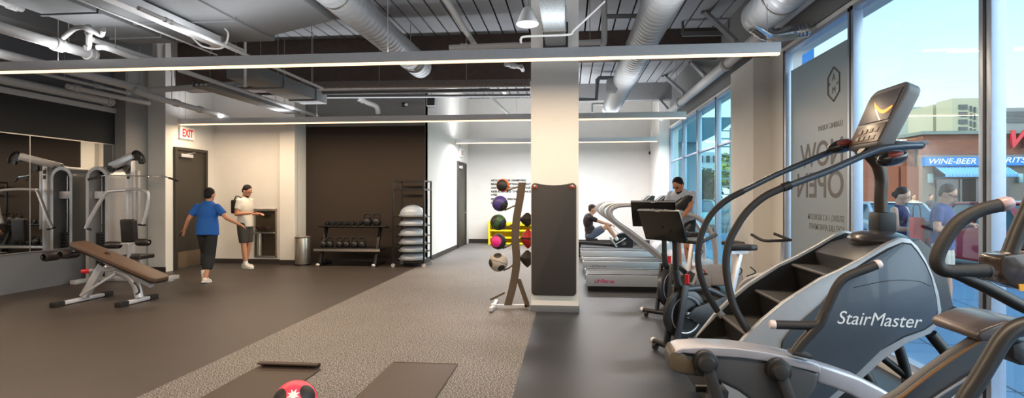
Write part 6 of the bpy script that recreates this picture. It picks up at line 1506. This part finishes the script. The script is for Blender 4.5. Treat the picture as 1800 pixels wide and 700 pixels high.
# man by the fountain
man = person('bearded person in a white tee and dark shorts looking at a phone by the fountain', (-6.72, 11.25, 0), math.radians(-8), dict(
    gaze=(1, 0, -0.55), head=(0.05, 0, 1.60), neck=(0.0, 0, 1.46), el=(-0.03, 0.22, 1.13), er=(-0.03, -0.22, 1.13), wl=(0.24, 0.13, 1.13), wr=(0.24, -0.13, 1.15),
    kl=(0.02, 0.10, 0.50), kr=(0.05, -0.10, 0.50), al=(-0.08, 0.10, 0.085), ar=(0.10, -0.10, 0.085)),
    shirt=mat('tee_white', (0.88, 0.85, 0.80), 0.85), pants=mat('shorts_charcoal', (0.25, 0.24, 0.22), 0.8), pants_to=0.92, shoes=mat('shoe_white', (0.88, 0.87, 0.85), 0.6), hair=hrD, skin=skB, beard=True, pants_loose=0.012, phone='wr', socks=M['white'], boxy=0.008)
bp = MB().obox((-0.21, 0.02, 1.30), (0.14, 0.24, 0.30))
t = T('drawstring_backpack', 'small black backpack on the back of the person in the white tee', 'backpack', (-6.72, 11.25, 0)); 
o = MB().obox(V((-6.72, 11.25, 0)) + V((-0.215, 0.02, 1.28)), (0.14, 0.22, 0.29)).build('bag_body', M['rubber'], t, bevel=0.035, bseg=3)
MB().tube(crv([V((-6.72, 11.25, 0)) + V(p_) for p_ in ((-0.18, -0.10, 1.42), (-0.10, -0.13, 1.50), (0.02, -0.13, 1.47))], 4), 0.010, 8).build('shoulder_strap', M['rubber'], t)
MB().tube(crv([V((-6.72, 11.25, 0)) + V(p_) for p_ in ((-0.24, 0.0, 1.42), (-0.22, 0.0, 1.49), (-0.18, 0.0, 1.43))], 4), 0.008, 8).build('top_loop', M['silver2'], t)
t.rotation_euler = (0, 0, math.radians(-8))
# rower
rx = PY(1036, 400, 14.35).x
person('person in a dark tee and white-striped shorts seated on the rowing machine', (rx + 0.02, 14.35, 0), 0.0, dict(
    pelvis=(0, 0, 0.53), chest=(-0.05, 0, 0.84), neck=(0.0, 0, 1.03), head=(0.06, 0, 1.17), gaze=(1, 0, -0.12),
    sl=(0.0, 0.17, 0.96), sr=(0.0, -0.17, 0.96), el=(0.26, 0.17, 0.86), er=(0.26, -0.17, 0.86), wl=(0.48, 0.10, 0.80), wr=(0.48, -0.10, 0.80),
    kl=(0.42, 0.10, 0.76), kr=(0.42, -0.10, 0.76), al=(0.66, 0.10, 0.42), ar=(0.66, -0.10, 0.42), tl=(1, 0, 0.6), tr=(1, 0, 0.6)),
    shirt=mat('tee_black_maroon', (0.17, 0.12, 0.13), 0.8), pants=mat('shorts_navy_white', (0.34, 0.38, 0.46), 0.8), pants_to=0.75, shoes=M['rubber'], hair=hrB, skin=skA, pants_loose=0.01, socks=M['white'])
# treadmill man
person('person in a pale grey tee leaning on the treadmill handrail with head bowed', (1.86, 9.50, 0.25), math.radians(-125), dict(
    pelvis=(-0.02, 0, 0.86), chest=(0.06, 0, 1.15), neck=(0.13, 0, 1.33), head=(0.21, 0, 1.42), gaze=(1, -0.1, -0.75),
    sl=(0.08, 0.185, 1.28), sr=(0.08, -0.185, 1.28), el=(0.26, 0.22, 1.07), er=(0.22, -0.22, 1.08), wl=(0.38, 0.10, 0.88), wr=(0.36, -0.12, 0.90),
    kl=(0.10, 0.10, 0.46), kr=(0.02, -0.10, 0.46), al=(0.02, 0.12, 0.085), ar=(-0.10, -0.11, 0.085)), sc_=1.0,
    shirt=mat('tee_pale_grey_blue', (0.74, 0.78, 0.86), 0.85), pants=mat('shorts_black_teal', (0.13, 0.17, 0.20), 0.8), pants_to=0.92, shoes=M['white'], hair=hrD, skin=skB, beard=True, pants_loose=0.014, boxy=0.006)
# couple outside
mo = PZ(1655, 532, 0)
person('person with glasses in a blue tee outside the window, hands together over a phone', (4.82, 7.9, -0.02), math.radians(-45), dict(
    gaze=(1, 0.0, -0.5), head=(0.06, 0, 1.60), el=(-0.02, 0.25, 1.13), er=(0.0, -0.25, 1.13), wl=(0.24, 0.07, 1.18), wr=(0.26, -0.05, 1.20), kl=(0.03, 0.10, 0.5), al=(0.04, 0.12, 0.085), ar=(-0.08, -0.1, 0.085)),
    sc_=0.965, shirt=mat('tee_slate_blue', (0.22, 0.30, 0.50), 0.85), pants=mat('shorts_khaki', (0.78, 0.74, 0.68), 0.85), pants_to=0.95, shoes=mat('shoe_dark', (0.2, 0.2, 0.22), 0.6), hair=hrB, skin=skA, glasses=True, pants_loose=0.012, boxy=0.01)
person('person in a navy sleeveless top outside the window with a grey jacket over the arm', (4.58, 8.42, -0.02), math.radians(-50), dict(
    gaze=(1, 0.1, -0.4), head=(0.04, 0, 1.60), el=(0.06, 0.22, 1.14), er=(0.06, -0.24, 1.13), wl=(0.27, 0.02, 1.14), wr=(0.29, -0.02, 1.12)),
    sc_=0.95, shirt=mat('top_navy', (0.17, 0.21, 0.38), 0.85), pants=mat('trousers_navy', (0.20, 0.24, 0.42), 0.85), pants_to=1.8, shoes=mat('shoe_dark', (0.2, 0.2, 0.22), 0.6), hair=hrB, skin=skC, female=True, tank=True, long_hair=True)
t = T('folded_jacket', 'grey jacket draped over the forearm of the person in the navy top', 'jacket', (4.70, 8.2, 0.95))
MB().tube(crv([(4.62, 8.10, 1.12), (4.70, 8.12, 1.14), (4.80, 8.16, 1.13), (4.90, 8.14, 1.05)], 5), [0.05] * 5 + [0.07] * 6 + [0.05] * 5, 12, flat=0.7).build('jacket_fold', mat('jacket_grey', (0.60, 0.58, 0.56), 0.9), t)
MB().prism([(4.64, 8.08, 1.12), (4.86, 8.10, 1.10), (4.84, 8.11, 0.95), (4.68, 8.09, 0.93)], (0.01, 0.05, 0)).build('jacket_hem', MATS['jacket_grey'], t, bevel=0.015)
bgp = PY(1612, 410, 8.0)
t = T('shoulder_bag', 'red bag hanging between the two people outside the window', 'bag', (bgp.x, bgp.y, 0.8))
MB().obox(bgp, (0.15, 0.10, 0.42)).build('bag_body', M['red'], t, bevel=0.03, bseg=3)
MB().tube(crv([bgp + V((-0.05, 0, 0.2)), bgp + V((-0.03, 0.02, 0.36)), bgp + V((0.04, 0.02, 0.36)), bgp + V((0.05, 0, 0.2))], 5), 0.008, 8).build('bag_strap', M['rubber'], t)
# distant pedestrians
for (u, v, Y_, lab, sm, pm, hm_) in ((1519, 352, 38.0, 'distant person in a white top and dark trousers before the cream building', (0.85, 0.82, 0.86), (0.2, 0.18, 0.2), hrD),
                                (1606, 352, 28.5, 'small distant person in a pale top before the brick wing', (0.85, 0.72, 0.6), (0.3, 0.3, 0.33), hrB),
                                (1637, 352, 28.2, 'small distant person in dark clothes beside the store corner', (0.25, 0.25, 0.27), (0.2, 0.2, 0.22), hrD)):
    p = PY(u, v, Y_)
    person(lab, (p.x, Y_, -0.15), -PI / 2, dict(kl=(0.1, 0.1, 0.5), al=(0.12, 0.1, 0.085), ar=(-0.15, -0.1, 0.085)), vox=0.03, shirt=mat('top_%d' % u, sm, 0.8), pants=mat('trs_%d' % u, pm, 0.8), pants_to=1.95, shoes=M['rubber'], hair=hm_, skin=skA)
